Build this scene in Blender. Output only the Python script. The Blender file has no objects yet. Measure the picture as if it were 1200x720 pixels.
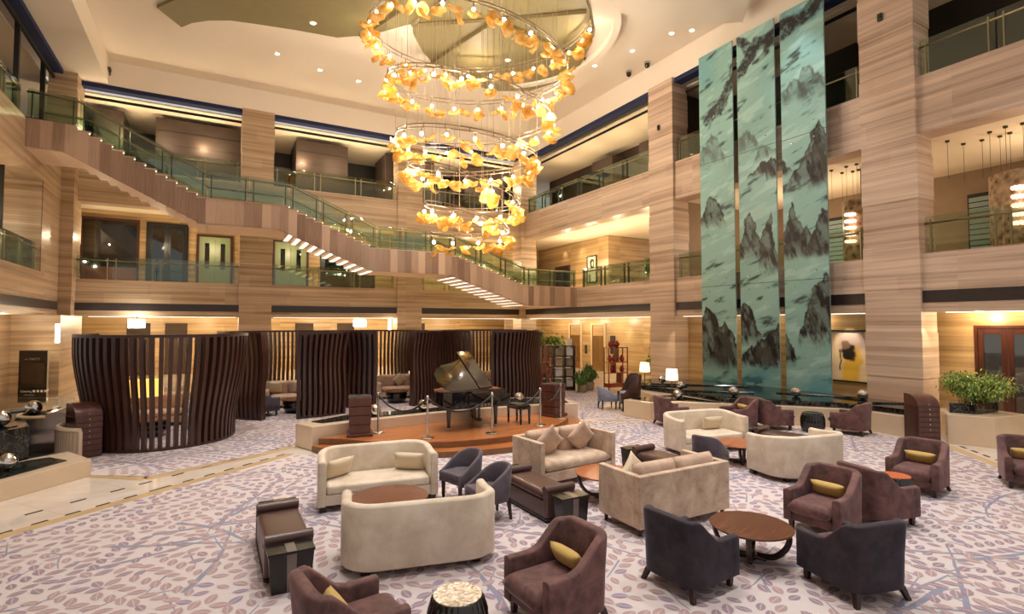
import bpy, math, random
import numpy as np
from mathutils import Vector, Matrix
random.seed(7)
PI = math.pi
scn = bpy.context.scene
COL = scn.collection
def lin(c):
    c = c / 255.0
    return c / 12.92 if c <= 0.04045 else ((c + 0.055) / 1.055) ** 2.4
def rgb(r, g, b): return (lin(r), lin(g), lin(b), 1.0)

# ---------------------------------------------------------------- mesh helper
class MB:
    def __init__(s): s.v = []; s.f = []; s.mi = []; s.uv = None
    def add(s, vs, fs, mi=0):
        o = len(s.v); s.v += [tuple(p) for p in vs]
        for f in fs: s.f.append(tuple(i + o for i in f)); s.mi.append(mi)
        return s
    def box(s, x0, x1, y0, y1, z0, z1, mi=0):
        if x0 > x1: x0, x1 = x1, x0
        if y0 > y1: y0, y1 = y1, y0
        return s.add([(x0,y0,z0),(x1,y0,z0),(x1,y1,z0),(x0,y1,z0),(x0,y0,z1),(x1,y0,z1),(x1,y1,z1),(x0,y1,z1)],
            [(3,2,1,0),(4,5,6,7),(0,1,5,4),(1,2,6,5),(2,3,7,6),(3,0,4,7)], mi)
    def prism(s, poly, z0, z1, mi=0, taper=None):
        a = sum(poly[i][0]*poly[(i+1)%len(poly)][1]-poly[(i+1)%len(poly)][0]*poly[i][1] for i in range(len(poly)))
        if a < 0: poly = poly[::-1]
        n = len(poly)
        top = taper if taper else poly
        return s.add([(x,y,z0) for x,y in poly]+[(x,y,z1) for x,y in top],
            [tuple(range(n))[::-1], tuple(range(n,2*n))]+[(i,(i+1)%n,n+(i+1)%n,n+i) for i in range(n)], mi)
    def prism_y(s, poly, y0, y1, mi=0):      # polygon in (x,z), extruded along y
        a = sum(poly[i][0]*poly[(i+1)%len(poly)][1]-poly[(i+1)%len(poly)][0]*poly[i][1] for i in range(len(poly)))
        if a < 0: poly = poly[::-1]
        n = len(poly)
        return s.add([(x,y0,z) for x,z in poly]+[(x,y1,z) for x,z in poly],
            [tuple(range(n)), tuple(range(n,2*n))[::-1]]+[((i+1)%n,i,n+i,n+(i+1)%n) for i in range(n)], mi)
    def tube(s, pts, r, n=8, caps=True, mi=0, sx=1.0):
        pts = [Vector(p) for p in pts]; m = len(pts)
        rs = r if isinstance(r, (list, tuple)) else [r]*m
        vs = []; ref = None
        for i, p in enumerate(pts):
            t = (pts[min(i+1,m-1)] - pts[max(i-1,0)])
            t = t.normalized() if t.length > 1e-9 else Vector((0,0,1))
            if ref is None: ref = Vector((0,0,1)) if abs(t.z) < .9 else Vector((1,0,0))
            a = t.cross(ref)
            if a.length < 1e-6: a = t.cross(Vector((0,1,0)))
            a.normalize(); b = a.cross(t).normalized(); ref = b
            for k in range(n):
                w = 2*PI*k/n
                vs.append(p + a*math.cos(w)*rs[i]*sx + b*math.sin(w)*rs[i])
        fs = [(i*n+k, i*n+(k+1)%n, (i+1)*n+(k+1)%n, (i+1)*n+k) for i in range(m-1) for k in range(n)]
        if caps: fs += [tuple(range(n))[::-1], tuple((m-1)*n+k for k in range(n))]
        return s.add(vs, fs, mi)
    def cyl(s, x, y, z0, z1, r, r1=None, n=16, mi=0):
        return s.tube([(x,y,z0),(x,y,z1)], [r, r if r1 is None else r1], n, True, mi)
    def lathe(s, prof, n=24, c=(0,0,0), mi=0, rad=None):
        m = len(prof); vs = []
        for i, (r, z) in enumerate(prof):
            for k in range(n):
                q = r * (rad(k, i) if rad else 1)
                vs.append((c[0]+q*math.cos(2*PI*k/n), c[1]+q*math.sin(2*PI*k/n), c[2]+z))
        fs = [(i*n+k, i*n+(k+1)%n, (i+1)*n+(k+1)%n, (i+1)*n+k) for i in range(m-1) for k in range(n)]
        fs += [tuple(range(n))[::-1], tuple((m-1)*n+k for k in range(n))]
        return s.add(vs, fs, mi)
    def sphere(s, c, r, n=12, m=8, mi=0, sz=1.0):
        prof = [(max(r*math.sin(PI*i/m), 1e-4), -r*math.cos(PI*i/m)*sz) for i in range(m+1)]
        return s.lathe(prof, n, c, mi)
    def grid(s, fn, nu, nv, mi=0):
        vs = [fn(i/nu, j/nv) for j in range(nv+1) for i in range(nu+1)]
        fs = [(j*(nu+1)+i, j*(nu+1)+i+1, (j+1)*(nu+1)+i+1, (j+1)*(nu+1)+i) for j in range(nv) for i in range(nu)]
        return s.add(vs, fs, mi)
    def pillow(s, w, d, h, c=(0,0,0), p=2.5, q=.5, n=12, M=None, mi=0, pinch=0.0):
        def side(sg):
            def fn(u, v):
                a, b = 2*u-1, 2*v-1
                t = (max(0,1-abs(a)**p)*max(0,1-abs(b)**p))**q
                k = 1 - pinch*(1-abs(a)**2)*abs(b)**3; k2 = 1 - pinch*(1-abs(b)**2)*abs(a)**3
                P = Vector((a*w/2*k2, b*d/2*k, sg*h/2*t))
                if M is not None: P = M @ P
                return (P.x+c[0], P.y+c[1], P.z+c[2])
            return fn
        s.grid(side(1), n, n, mi)
        o = len(s.f); s.grid(side(-1), n, n, mi)
        for i in range(o, len(s.f)): s.f[i] = s.f[i][::-1]
        return s
    def build(s, name, m, parent=None, smooth=False, bevel=0, seg=2, merge=False, loc=None, rotz=None, sub=0):
        me = bpy.data.meshes.new(name)
        me.from_pydata(s.v, [], s.f); me.update()
        for x in (m if isinstance(m, (list, tuple)) else [m]): me.materials.append(x)
        if len(me.materials) > 1: me.polygons.foreach_set('material_index', s.mi)
        if merge:
            import bmesh
            bm = bmesh.new(); bm.from_mesh(me); bmesh.ops.remove_doubles(bm, verts=bm.verts, dist=1e-4)
            bmesh.ops.recalc_face_normals(bm, faces=bm.faces); bm.to_mesh(me); bm.free()
        if smooth: me.polygons.foreach_set('use_smooth', [True]*len(me.polygons))
        o = bpy.data.objects.new(name, me); COL.objects.link(o)
        if parent: o.parent = parent
        if loc: o.location = loc
        if rotz is not None: o.rotation_euler = (0,0,rotz)
        if bevel:
            b = o.modifiers.new('b', 'BEVEL'); b.width = bevel; b.segments = seg; b.limit_method = 'ANGLE'; b.angle_limit = .6
            if not smooth:
                me.polygons.foreach_set('use_smooth', [True]*len(me.polygons))
                w = o.modifiers.new('w', 'WEIGHTED_NORMAL'); w.keep_sharp = False
        if sub:
            u = o.modifiers.new('s', 'SUBSURF'); u.levels = sub; u.render_levels = sub
        if smooth and not bevel and not sub:
            pass
        return o

def tag(o, label=None, cat=None, group=None, kind=None):
    if label: o['label'] = label
    if cat: o['category'] = cat
    if group: o['group'] = group
    if kind: o['kind'] = kind
    return o
def thing(name, label, cat, loc=(0,0,0), ang=0, group=None):
    o = bpy.data.objects.new(name, None); COL.objects.link(o)
    o.empty_display_size = .1
    o.location = loc; o.rotation_euler = (0,0,math.radians(ang))
    return tag(o, label, cat, group)
def struct(o): o['kind'] = 'structure'; return o
def dup(o, loc=None, ang=None, label=None, group=None, parent=None):
    c = o.copy(); COL.objects.link(c)
    if parent is not None: c.parent = parent
    for ch in list(o.children): dup(ch, parent=c)
    if loc is not None: c.location = loc
    if ang is not None: c.rotation_euler = (0,0,math.radians(ang))
    if label: c['label'] = label
    if group: c['group'] = group
    return c

# ---------------------------------------------------------------- materials
class NT:
    def __init__(s, name):
        s.m = bpy.data.materials.new(name); s.m.use_nodes = True
        s.t = s.m.node_tree; s.p = s.t.nodes['Principled BSDF']; s.out = s.t.nodes['Material Output']
    def n(s, typ, **kw):
        x = s.t.nodes.new(typ)
        for k, v in kw.items():
            if k.startswith('i_'): x.inputs[k[2:].replace('_',' ')].default_value = v
            else: setattr(x, k, v)
        return x
    def l(s, a, b): s.t.links.new(a, b)
    def math(s, op, a, b=None, clamp=False):
        x = s.t.nodes.new('ShaderNodeMath'); x.operation = op; x.use_clamp = clamp
        for i, v in enumerate((a, b)):
            if v is None: continue
            if isinstance(v, (int, float)): x.inputs[i].default_value = v
            else: s.l(v, x.inputs[i])
        return x.outputs[0]
    def mix(s, fac, a, b, mode='MIX'):
        x = s.t.nodes.new('ShaderNodeMix'); x.data_type = 'RGBA'; x.blend_type = mode
        for i, v in ((0, fac), (6, a), (7, b)):
            if isinstance(v, (int, float, tuple)): x.inputs[i].default_value = v
            else: s.l(v, x.inputs[i])
        return x.outputs[2]
    def ramp(s, fac, stops):
        x = s.t.nodes.new('ShaderNodeValToRGB'); e = x.color_ramp.elements
        while len(e) < len(stops): e.new(.5)
        for i, (p, c) in enumerate(stops): e[i].position = p; e[i].color = c
        s.l(fac, x.inputs[0]); return x.outputs[0]
    def noise(s, vec, scale, detail=3, rough=.5, dist=0):
        x = s.t.nodes.new('ShaderNodeTexNoise'); x.inputs['Scale'].default_value = scale
        x.inputs['Detail'].default_value = detail; x.inputs['Roughness'].default_value = rough
        x.inputs['Distortion'].default_value = dist
        if vec is not None: s.l(vec, x.inputs['Vector'])
        return x.outputs['Fac']
    def obj(s):
        c = s.t.nodes.new('ShaderNodeTexCoord'); return c.outputs['Object']
    def xyz(s, v):
        x = s.t.nodes.new('ShaderNodeSeparateXYZ'); s.l(v, x.inputs[0]); return x.outputs
    def vec(s, a, b, c=0.0):
        x = s.t.nodes.new('ShaderNodeCombineXYZ')
        for i, v in enumerate((a, b, c)):
            if isinstance(v, (int, float)): x.inputs[i].default_value = v
            else: s.l(v, x.inputs[i])
        return x.outputs[0]
    def wn(s, v):
        x = s.t.nodes.new('ShaderNodeTexWhiteNoise'); x.noise_dimensions = '3D'; s.l(v, x.inputs['Vector']); return x.outputs['Value']
    def setp(s, color=None, rough=.5, metal=0.0, **kw):
        p = s.p
        if color is not None:
            if isinstance(color, tuple): p.inputs['Base Color'].default_value = color
            else: s.l(color, p.inputs['Base Color'])
        if isinstance(rough, (int, float)): p.inputs['Roughness'].default_value = rough
        else: s.l(rough, p.inputs['Roughness'])
        p.inputs['Metallic'].default_value = metal
        for k, v in kw.items(): p.inputs[k.replace('_',' ')].default_value = v
        return s.m
def plain(name, c, rough=.5, metal=0.0, var=.12, scale=6, **kw):
    t = NT(name); f = t.noise(t.obj(), scale, 3)
    a = tuple(x*(1-var) for x in c[:3])+(1,); b = tuple(min(1,x*(1+var)) for x in c[:3])+(1,)
    return t.setp(t.mix(f, a, b), rough, metal, **kw)
def emit(name, c, strength, sample=False):
    t = NT(name); t.p.inputs['Base Color'].default_value = c
    t.p.inputs['Emission Color'].default_value = c; t.p.inputs['Emission Strength'].default_value = strength
    if not sample: t.m.cycles.emission_sampling = 'NONE'
    return t.m
def stone_wall(name, dark, light, rough=.35, h=.48, w=2.6, grain=6.0):
    t = NT(name); x, y, z = t.xyz(t.obj())
    u = t.math('ADD', x, y)
    row = t.math('FLOOR', t.math('DIVIDE', z, h))
    uu = t.math('ADD', u, t.math('MULTIPLY', row, .37*w))
    cell = t.math('FLOOR', t.math('DIVIDE', uu, w))
    tone = t.wn(t.vec(cell, row, 3.0))
    n1 = t.noise(t.vec(t.math('MULTIPLY', u, .022), z, t.math('MULTIPLY', row, 7.3)), grain, 5, .7)
    band = t.wn(t.vec(t.math('FLOOR', t.math('DIVIDE', t.math('ADD', z, t.math('MULTIPLY', t.math('FLOOR', t.math('DIVIDE', u, 3.1)), .05)), .155)), t.math('FLOOR', t.math('DIVIDE', u, 3.1)), 9.0))
    n2 = t.noise(t.vec(t.math('MULTIPLY', u, .03), z, 4.0), 1.6, 2)
    f = t.math('ADD', t.math('ADD', t.math('MULTIPLY', n1, .72), t.math('MULTIPLY', n2, .2)), t.math('ADD', t.math('MULTIPLY', tone, .06), t.math('MULTIPLY', band, .11)))
    c = t.ramp(f, [(.38, dark), (.54, tuple((a*.5+b*.5) for a, b in zip(dark, light))), (.72, light)])
    e1 = t.math('FRACT', t.math('DIVIDE', z, h))
    seam = t.math('LESS_THAN', e1, .018)
    c = t.mix(t.math('MULTIPLY', seam, .3), c, tuple(a*.45 for a in dark[:3])+(1,))
    return t.setp(c, rough)
def wood(name, dark, light, rough=.35, scale=3, axis='z', **kw):
    t = NT(name); x, y, z = t.xyz(t.obj())
    if axis == 'z': v = t.vec(t.math('MULTIPLY', x, 6), t.math('MULTIPLY', y, 6), t.math('MULTIPLY', z, .4))
    elif axis == 'x': v = t.vec(t.math('MULTIPLY', x, .5), t.math('MULTIPLY', y, 7), t.math('MULTIPLY', z, 7))
    else: v = t.vec(t.math('MULTIPLY', x, 7), t.math('MULTIPLY', y, .5), t.math('MULTIPLY', z, 7))
    n = t.noise(v, scale, 4, .6, .3)
    return t.setp(t.ramp(n, [(.22, dark), (.8, light)]), rough, **kw)
def velvet(name, c, c2, rough=.75, sheen=.35, scale=5, tint=None):
    t = NT(name); f = t.noise(t.obj(), scale, 5, .65, .4)
    m = t.setp(t.ramp(f, [(.32, c), (.68, c2)]), rough, Sheen_Weight=sheen, Sheen_Roughness=.35)
    if tint: t.p.inputs['Sheen Tint'].default_value = tint
    return m
def glassy(name, col, tr=.8, rough=.03):
    t = NT(name); N = t.t.nodes
    tb = N.new('ShaderNodeBsdfTransparent'); tb.inputs[0].default_value = col
    gl = N.new('ShaderNodeBsdfGlossy'); gl.inputs['Roughness'].default_value = rough; gl.inputs['Color'].default_value = (.9,.95,.92,1)
    mx = N.new('ShaderNodeMixShader'); fr = N.new('ShaderNodeLayerWeight'); fr.inputs[0].default_value = .25
    f = t.math('ADD', t.math('MULTIPLY', fr.outputs['Fresnel'], .6), 1-tr, True)
    t.l(f, mx.inputs[0]); t.l(tb.outputs[0], mx.inputs[1]); t.l(gl.outputs[0], mx.inputs[2])
    t.l(mx.outputs[0], t.out.inputs[0]); N.remove(t.p)
    return t.m

M = {}
M['stone'] = stone_wall('travertine', rgb(142,112,82), rgb(220,194,162))
M['stone_side'] = stone_wall('travertine_lit', rgb(160,130,108), rgb(230,206,184))  # same stone; the right wall's lighter, pinker light is put into the colour
M['lobby'] = stone_wall('travertine_lobby', rgb(136,104,66), rgb(206,176,128), h=.42, w=2.2)
M['ceil'] = plain('ceiling_paint', rgb(240,228,212), .6, var=.02, scale=1)
M['gceil'] = plain('gallery_ceiling_paint', rgb(236,220,192), .6, var=.02, scale=1)
M['strip'] = plain('dark_band', rgb(52,44,42), .3, var=.25, scale=9)
M['blue'] = plain('blue_band', rgb(24,34,74), .85)
M['shadow'] = plain('dark_interior', rgb(26,20,17), .5)  # near-black standing in for unlit depth behind panes, slats and openings
M['olive'] = plain('gold_leaf_ceiling', rgb(128,116,78), .55, var=.12, scale=2)
M['rib'] = plain('bronze_rib', rgb(112,96,58), .4, metal=.4)
M['darkwood'] = wood('dark_wood', rgb(44,22,18), rgb(78,44,36), .3)
M['slat'] = wood('slat_wood', rgb(54,32,27), rgb(90,58,48), .35, 2)
M['pedwood'] = wood('pedestal_wood', rgb(68,38,32), rgb(104,62,52), .3, 2)
M['panelwood'] = wood('brown_panel', rgb(50,37,29), rgb(70,52,41), .75, 2, 'x')
M['black'] = plain('black_lacquer', rgb(14,12,12), .08, var=.2, Coat_Weight=.6)
M['blackm'] = plain('black_matt', rgb(20,17,16), .45)
M['metal'] = plain('steel', rgb(200,196,188), .22, metal=1.0, var=.04)
M['chrome'] = plain('polished_steel', rgb(215,212,208), .06, metal=1.0, var=.03)
M['railm'] = plain('rail_metal', rgb(150,142,112), .3, metal=.85, var=.08)
M['raild'] = plain('rail_dark_metal', rgb(70,74,60), .35, metal=.7, var=.08)
M['glass'] = glassy('rail_glass', (.80,.88,.82,1), .95)
M['gglass'] = glassy('stair_glass', (.74,.84,.74,1), .94)
M['dglass'] = glassy('dark_glass', (.30,.27,.24,1), .9)
M['cream'] = plain('cream_marble', rgb(220,198,170), .2, var=.08, scale=3)
M['step'] = wood('stage_wood', rgb(152,88,46), rgb(192,124,72), .22, 2, 'x')
M['stepd'] = wood('stage_riser', rgb(104,70,40), rgb(140,98,60), .35, 2, 'x')
M['water'] = plain('black_water', rgb(12,18,18), .04, var=.2)
M['light'] = emit('lamp_glow', (1,.86,.62,1), 14)
M['lightw'] = emit('lamp_white', (1,.95,.85,1), 22)
M['shade'] = emit('lampshade_glow', (1,.78,.42,1), 2.6)
M['shadey'] = emit('yellow_lampshade_glow', (1,.52,.10,1), 1.5)
M['ledstrip'] = emit('led_strip', (1,.93,.78,1), 1.7)
M['bulb'] = emit('bulb_glow', (1,.94,.82,1), 60)
def granite():
    t = NT('black_marble'); o = t.obj()
    n = t.noise(o, 3, 6, .7, 1.6); v = t.math('ABSOLUTE', t.math('SUBTRACT', n, .5))
    k = t.math('LESS_THAN', v, .012)
    m2 = t.noise(o, 2.2, 2)
    return t.setp(t.mix(t.math('MULTIPLY', k, m2), rgb(20,22,22), rgb(120,122,114)), .1)
M['granite'] = granite()
def marble_floor():
    t = NT('marble_floor'); o = t.obj(); x, y, z = t.xyz(o)
    n = t.noise(o, .9, 6, .65, .8)
    c = t.ramp(n, [(.3, rgb(212,196,180)), (.7, rgb(234,224,212))])
    a = t.math('ADD', t.math('MULTIPLY', x, .797), t.math('MULTIPLY', y, .604)); b = t.math('SUBTRACT', t.math('MULTIPLY', x, .604), t.math('MULTIPLY', y, .797))
    s1 = t.math('LESS_THAN', t.math('FRACT', t.math('DIVIDE', a, 1.2)), .006); s2 = t.math('LESS_THAN', t.math('FRACT', t.math('DIVIDE', b, 1.2)), .006)
    return t.setp(t.mix(t.math('MULTIPLY', t.math('MAXIMUM', s1, s2), .5), c, rgb(150,128,100)), .12)
M['marble'] = marble_floor()
M['beige'] = plain('beige_border_marble', rgb(206,178,136), .2, var=.12, scale=4)
M['carpet'] = plain('carpet_pile', rgb(205,195,194), .95, var=.05, scale=25)
def leafmat(name, c):
    t = NT(name); uv = t.t.nodes.new('ShaderNodeUVMap'); u, v, _ = t.xyz(uv.outputs[0])
    av = t.math('ABSOLUTE', v)
    r = t.math('FRACT', t.math('ADD', t.math('MULTIPLY', u, 5.0), t.math('MULTIPLY', av, -1.3)))
    vein = t.math('MAXIMUM', t.math('LESS_THAN', r, .28), t.math('LESS_THAN', av, .1))
    n = t.noise(t.obj(), 2.0, 2)
    c2 = tuple(q*1.35 for q in c[:3])+(1,)
    return t.setp(t.mix(t.math('MULTIPLY', vein, .72), t.mix(n, c, c2), rgb(204,190,186)), .95)
M['leaf1'] = leafmat('carpet_leaf_plum', rgb(124,104,122))
M['leaf2'] = leafmat('carpet_leaf_mauve', rgb(150,124,128))
M['leaf3'] = leafmat('carpet_leaf_violet', rgb(120,108,136))
M['branch'] = plain('carpet_branch', rgb(140,142,160), .95, var=.15, scale=8)
def spandrel_mat():
    t = NT('stair_spandrel_panels'); x, y, z = t.xyz(t.obj())
    k = t.math('FLOOR', t.math('DIVIDE', x, .344)); tone = t.wn(t.vec(k, 1.0, 2.0))
    n = t.noise(t.vec(t.math('MULTIPLY', x, 3.0), 0.0, t.math('MULTIPLY', z, .15)), 6, 3, .6)
    f = t.math('ADD', t.math('MULTIPLY', tone, .6), t.math('MULTIPLY', n, .4))
    return t.setp(t.ramp(f, [(.2, rgb(128,98,80)), (.75, rgb(202,172,150))]), .45)
M['spandrel'] = spandrel_mat()
M['soffit'] = plain('stair_underside', rgb(232,206,184), .5, var=.03)
M['copper'] = plain('copper_panel', rgb(146,86,58), .3, metal=.6)
M['greendoor'] = plain('green_door', rgb(126,134,98), .4)
M['reddoor'] = wood('red_wood_door', rgb(50,23,15), rgb(82,40,24), .3)
M['lift'] = plain('lift_bronze', rgb(150,120,78), .25, metal=.7)
M['brown'] = velvet('brown_velvet', rgb(66,42,40), rgb(122,84,80), tint=(.75,.55,.6,1))
M['navy'] = velvet('navy_worn_velvet', rgb(14,12,20), rgb(56,42,52), tint=(.45,.5,.75,1))
M['creamv'] = velvet('cream_velvet', rgb(196,178,154), rgb(228,214,194), scale=2.5, sheen=.2)
M['beigev'] = velvet('beige_velvet', rgb(168,140,116), rgb(220,198,174), scale=3.5)
M['rose'] = velvet('rose_beige_cushion', rgb(172,142,122), rgb(208,180,158), scale=4)
M['satin'] = plain('cream_satin', rgb(204,186,156), .4, var=.08, Sheen_Weight=.3)
M['yellow'] = plain('mustard_fabric', rgb(192,160,84), .6, var=.12, scale=9, Sheen_Weight=.2)
M['grey'] = velvet('slate_velvet', rgb(66,58,66), rgb(98,88,98), scale=3, sheen=.25)
M['bluegrey'] = velvet('blue_grey_velvet', rgb(120,124,146), rgb(160,164,182), scale=3, sheen=.25)
M['leather'] = plain('brown_leather', rgb(84,60,54), .3, var=.1, scale=4)
M['leg'] = wood('chair_leg_wood', rgb(34,20,16), rgb(56,34,28), .35)
M['walnut'] = wood('walnut', rgb(86,46,30), rgb(118,66,42), .2, 2, 'x')
M['orangew'] = wood('orange_wood', rgb(140,76,44), rgb(176,104,64), .25, 2, 'x')
M['smoke'] = plain('smoked_acrylic', rgb(24,20,18), .22, var=.2)
M['smokeband'] = plain('smoked_band', rgb(112,100,94), .15)
def mosaic():
    t = NT('pebble_mosaic'); v = t.t.nodes.new('ShaderNodeTexVoronoi'); v.inputs['Scale'].default_value = 42; t.l(t.obj(), v.inputs['Vector'])
    s = t.xyz(v.outputs['Color'])
    c = t.ramp(s[0], [(0, rgb(120,96,70)), (.5, rgb(196,178,150)), (1, rgb(238,230,214))])
    return t.setp(c, .25)
M['mosaic'] = mosaic()
def shellglass():
    t = NT('amber_glass'); N = t.t.nodes
    n = t.noise(t.obj(), 5, 3)
    c = t.ramp(n, [(.3, rgb(222,160,58)), (.5, rgb(244,204,112)), (.75, rgb(254,236,190))])
    tl = N.new('ShaderNodeBsdfTranslucent'); t.l(c, tl.inputs[0])
    t.setp(c, .15, 0.0)
    tb = N.new('ShaderNodeBsdfTransparent'); tb.inputs[0].default_value = (1,.92,.72,1)
    m1 = N.new('ShaderNodeMixShader'); m1.inputs[0].default_value = .45
    t.l(t.p.outputs[0], m1.inputs[1]); t.l(tl.outputs[0], m1.inputs[2])
    m2 = N.new('ShaderNodeMixShader'); m2.inputs[0].default_value = .34
    t.l(m1.outputs[0], m2.inputs[1]); t.l(tb.outputs[0], m2.inputs[2]); t.l(m2.outputs[0], t.out.inputs[0])
    return t.m
M['shell'] = shellglass()
M['tube'] = plain('chandelier_tube', rgb(150,132,110), .3, metal=.7)
M['cable'] = plain('steel_cable', rgb(180,166,140), .4, metal=.4)
M['foliage'] = plain('leaf_green', rgb(88,118,52), .5, var=.45, scale=3)
M['foliage2'] = plain('leaf_light_green', rgb(150,168,70), .5, var=.4, scale=3)
M['bark'] = plain('bark', rgb(92,70,48), .8)
M['pot'] = plain('stone_pot', rgb(150,132,108), .6)
M['red'] = plain('red_lacquer', rgb(150,44,30), .3)
M['etagere'] = wood('red_brown_lacquer', rgb(124,52,32), rgb(160,76,48), .35)
M['white'] = plain('white_card', rgb(232,226,218), .6)
M['teal'] = plain('teal_blind', rgb(128,150,146), .5)
# ---------------------------------------------------------------- room shell (world coordinates, metres)
XR, XL, YB = 18.0, -5.9, 30.5
Z1, ZS0, ZS1, ZP2, ZB3, ZP3, ZO3, ZF, ZC = 3.25, 3.52, 3.87, 4.95, 8.5, 10.2, 13.85, 14.05, 15.2
F2, F3, C2, C3 = 4.85, 10.1, 8.6, 13.8
def S(name, mb, m, **k): return struct(mb.build(name, m, **k))
S('floor', MB().box(-14, 30, -3, 46, -.2, 0), M['marble'])

# ceiling with its fascia and dropped pieces
S('ceiling', MB().box(-14, 26, 2, 34, ZC, ZC+.2), M['ceil'])
S('ceiling_fascia', MB().box(XR, XR+.8, 2, 31, ZF, ZC).box(XL-.6, XR, YB, YB+.8, ZF, ZC).box(-4.75, -4.45, 2, YB, ZF, ZC).box(XL-.6, -4.75, 2, YB, ZF, ZF+.1), M['ceil'])
OL = [(-2.11,24.15),(-1.35,25.27),(-0.97,24.7),(-0.37,24.16),(0.38,23.74),(1.29,23.51),(2.71,23.21),(4.37,22.96),(5.12,22.38),(5.84,21.68),(6.48,20.81),(6.81,20.41),(7.07,21.06),(7.53,21.73),(8.06,22.44),(9.19,23.45),(10.85,24.16),(12.61,24.3),(14.17,23.42),(14.92,21.77),(14.8,19.82),(14.13,18.19),(13.56,17.27),(12.45,16.11),(11.23,15.02),(9.44,14.5),(7.28,15.25),(4.62,16.74),(1.05,19.69),(-1.19,22.84)]
S('ceiling_gold_panel', MB().prism(OL, 15.06, ZC), M['olive'])
rb = MB()
for a, b in [((6.81,20.41),(7.6,17.0)),((6.81,20.41),(9.6,18.4)),((8.6,22.9),(9.6,18.4)),((5.2,22.3),(7.6,15.2)),((14.6,19.2),(9.6,18.4)),((12.4,16.2),(9.6,18.4))]:
    rb.tube([(a[0],a[1],15.03),(b[0],b[1],15.03)], .09, 4)
S('ceiling_rib', rb, M['rib'])
arc = [(17.75,13.3),(16.71,14.06),(15.6,14.75),(14.5,15.03),(13.5,15.15),(12.7,15.1),(11.9,14.8),(11.17,14.2),(10.3,13.2),(9.78,12.0),(10.5,9.5),(14.5,10.2),(16.6,12.0)]
S('ceiling_dropped_disc', MB().prism(arc, 14.65, ZC), M['ceil'])
ring = [(9.9+5.25*math.cos(2*PI*i/64), 19.3+5.25*math.sin(2*PI*i/64)) for i in range(-16, 10)]
ringi = [(9.9+4.95*math.cos(2*PI*i/64), 19.3+4.95*math.sin(2*PI*i/64)) for i in range(-16, 10)]
S('ceiling_disc_rim', MB().prism(ring+ringi[::-1], 14.95, ZC), M['ceil'])

def bays(y0, y1): return [(y0, y1)]
RB = [(-3, 7.65), (9.16, 17.1), (18.6, 30.5)]
BB = [(-5.9, 1.13), (2.65, 9.37), (10.87, 18.0)]
# right wall
w = MB(); st = MB(); bl = MB(); w2 = MB()
for a, b in RB:
    w.box(XR, XR+.8, a, b, Z1, ZP2); w.box(XR, XR+.8, a, b, ZB3, ZP3)
    st.box(XR-.012, XR+.05, a, b, ZS0, ZS1)
    bl.box(XR+.02, XR+.5, a, b, ZO3, ZF)
S('wall_right', w, M['stone_side']); S('trim_1', st, M['strip']); S('trim_2', bl, M['blue'])
# back wall
w = MB(); st = MB(); bl = MB()
for a, b in BB:
    w.box(a, b, YB, YB+.8, Z1, ZP2); w.box(a, b, YB, YB+.8, ZB3, ZP3)
    st.box(a, b, YB-.012, YB+.05, ZS0, ZS1)
    bl.box(a, b, YB+.02, YB+.5, ZO3, ZF)
S('wall_back', w, M['stone']); S('trim_3', st, M['strip']); S('trim_4', bl, M['blue'])
# left wall
w = MB().box(XL-.8, XL, -3, 26.9, Z1, ZP2).box(XL-.8, XL, -3, 26.9, ZB3, ZP3).box(XL-.8, XL, 26.9, YB, Z1, ZP3)
w.box(-7.2, -5.15, 26.55, 30.4, 0, Z1); w.box(-7.2, -6.6, 20, 26.55, 0, Z1)
S('wall_left', w, M['stone'])
S('trim_5', MB().box(XL-.05, XL+.012, -3, YB-.6, ZS0, ZS1), M['strip'])
S('trim_6', MB().box(XL-.5, XL-.02, -3, 29.6, ZO3, ZF), M['blue'])
fr = MB()
for y in (26.92, 24.9): fr.box(XL-.75, XL-.6 if y < 26 else XL+.01, y, y+.05, ZP2, ZB3)
for y in (28.3, 25.0): fr.box(XL-.5, XL-.35, y, y+.16, ZP3, ZO3)
fr.box(XL-.4, XL-.3, -3, 29.6, ZO3-.25, ZO3-.1)
S('trim_7', fr, M['blackm'])
# columns
def column(x0, x1, y0, y1, z1, m, step=1.32, amp=.018):
    mb = MB(); z = 0; k = 0
    while z < z1 - .01:
        e = amp if k % 2 else 0.0
        zz = min(z+step, z1); mb.box(x0-e, x1+e, y0-e, y1+e, z, zz); z = zz; k += 1
    return S('column', mb, m)
for y0, y1 in ((7.65, 9.16), (17.1, 18.6)): column(XR-.12, XR+.82, y0, y1, ZF+.02, M['stone_side'])
for x0, x1 in ((1.13, 2.65), (9.37, 10.87)): column(x0, x1, YB-.1, YB+.8, ZF+.02, M['stone'])
column(-6.45, -5.45, 29.75, 31.3, ZF, M['stone'])
column(XR-.35, XR+.8, YB-.3, YB+.8, ZF, M['stone'])
# wall lights' small box fittings on the columns
for k, (x, y, z) in enumerate(((XR-.16, 8.5, 12.4), (XR-.16, 17.9, 12.0))):
    t = thing('column_sensor', ['small grey box fitted high on the stone column near the door', 'small grey box fitted high on the stone column left of the blue mural'][k], 'sensor', (x, y, z))
    MB().box(-.05, .05, -.07, .07, -.12, .12).build('case', M['raild'], t, bevel=.02); MB().box(-.06, -.04, -.035, .035, -.07, .07).build('lens', M['black'], t)

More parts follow.
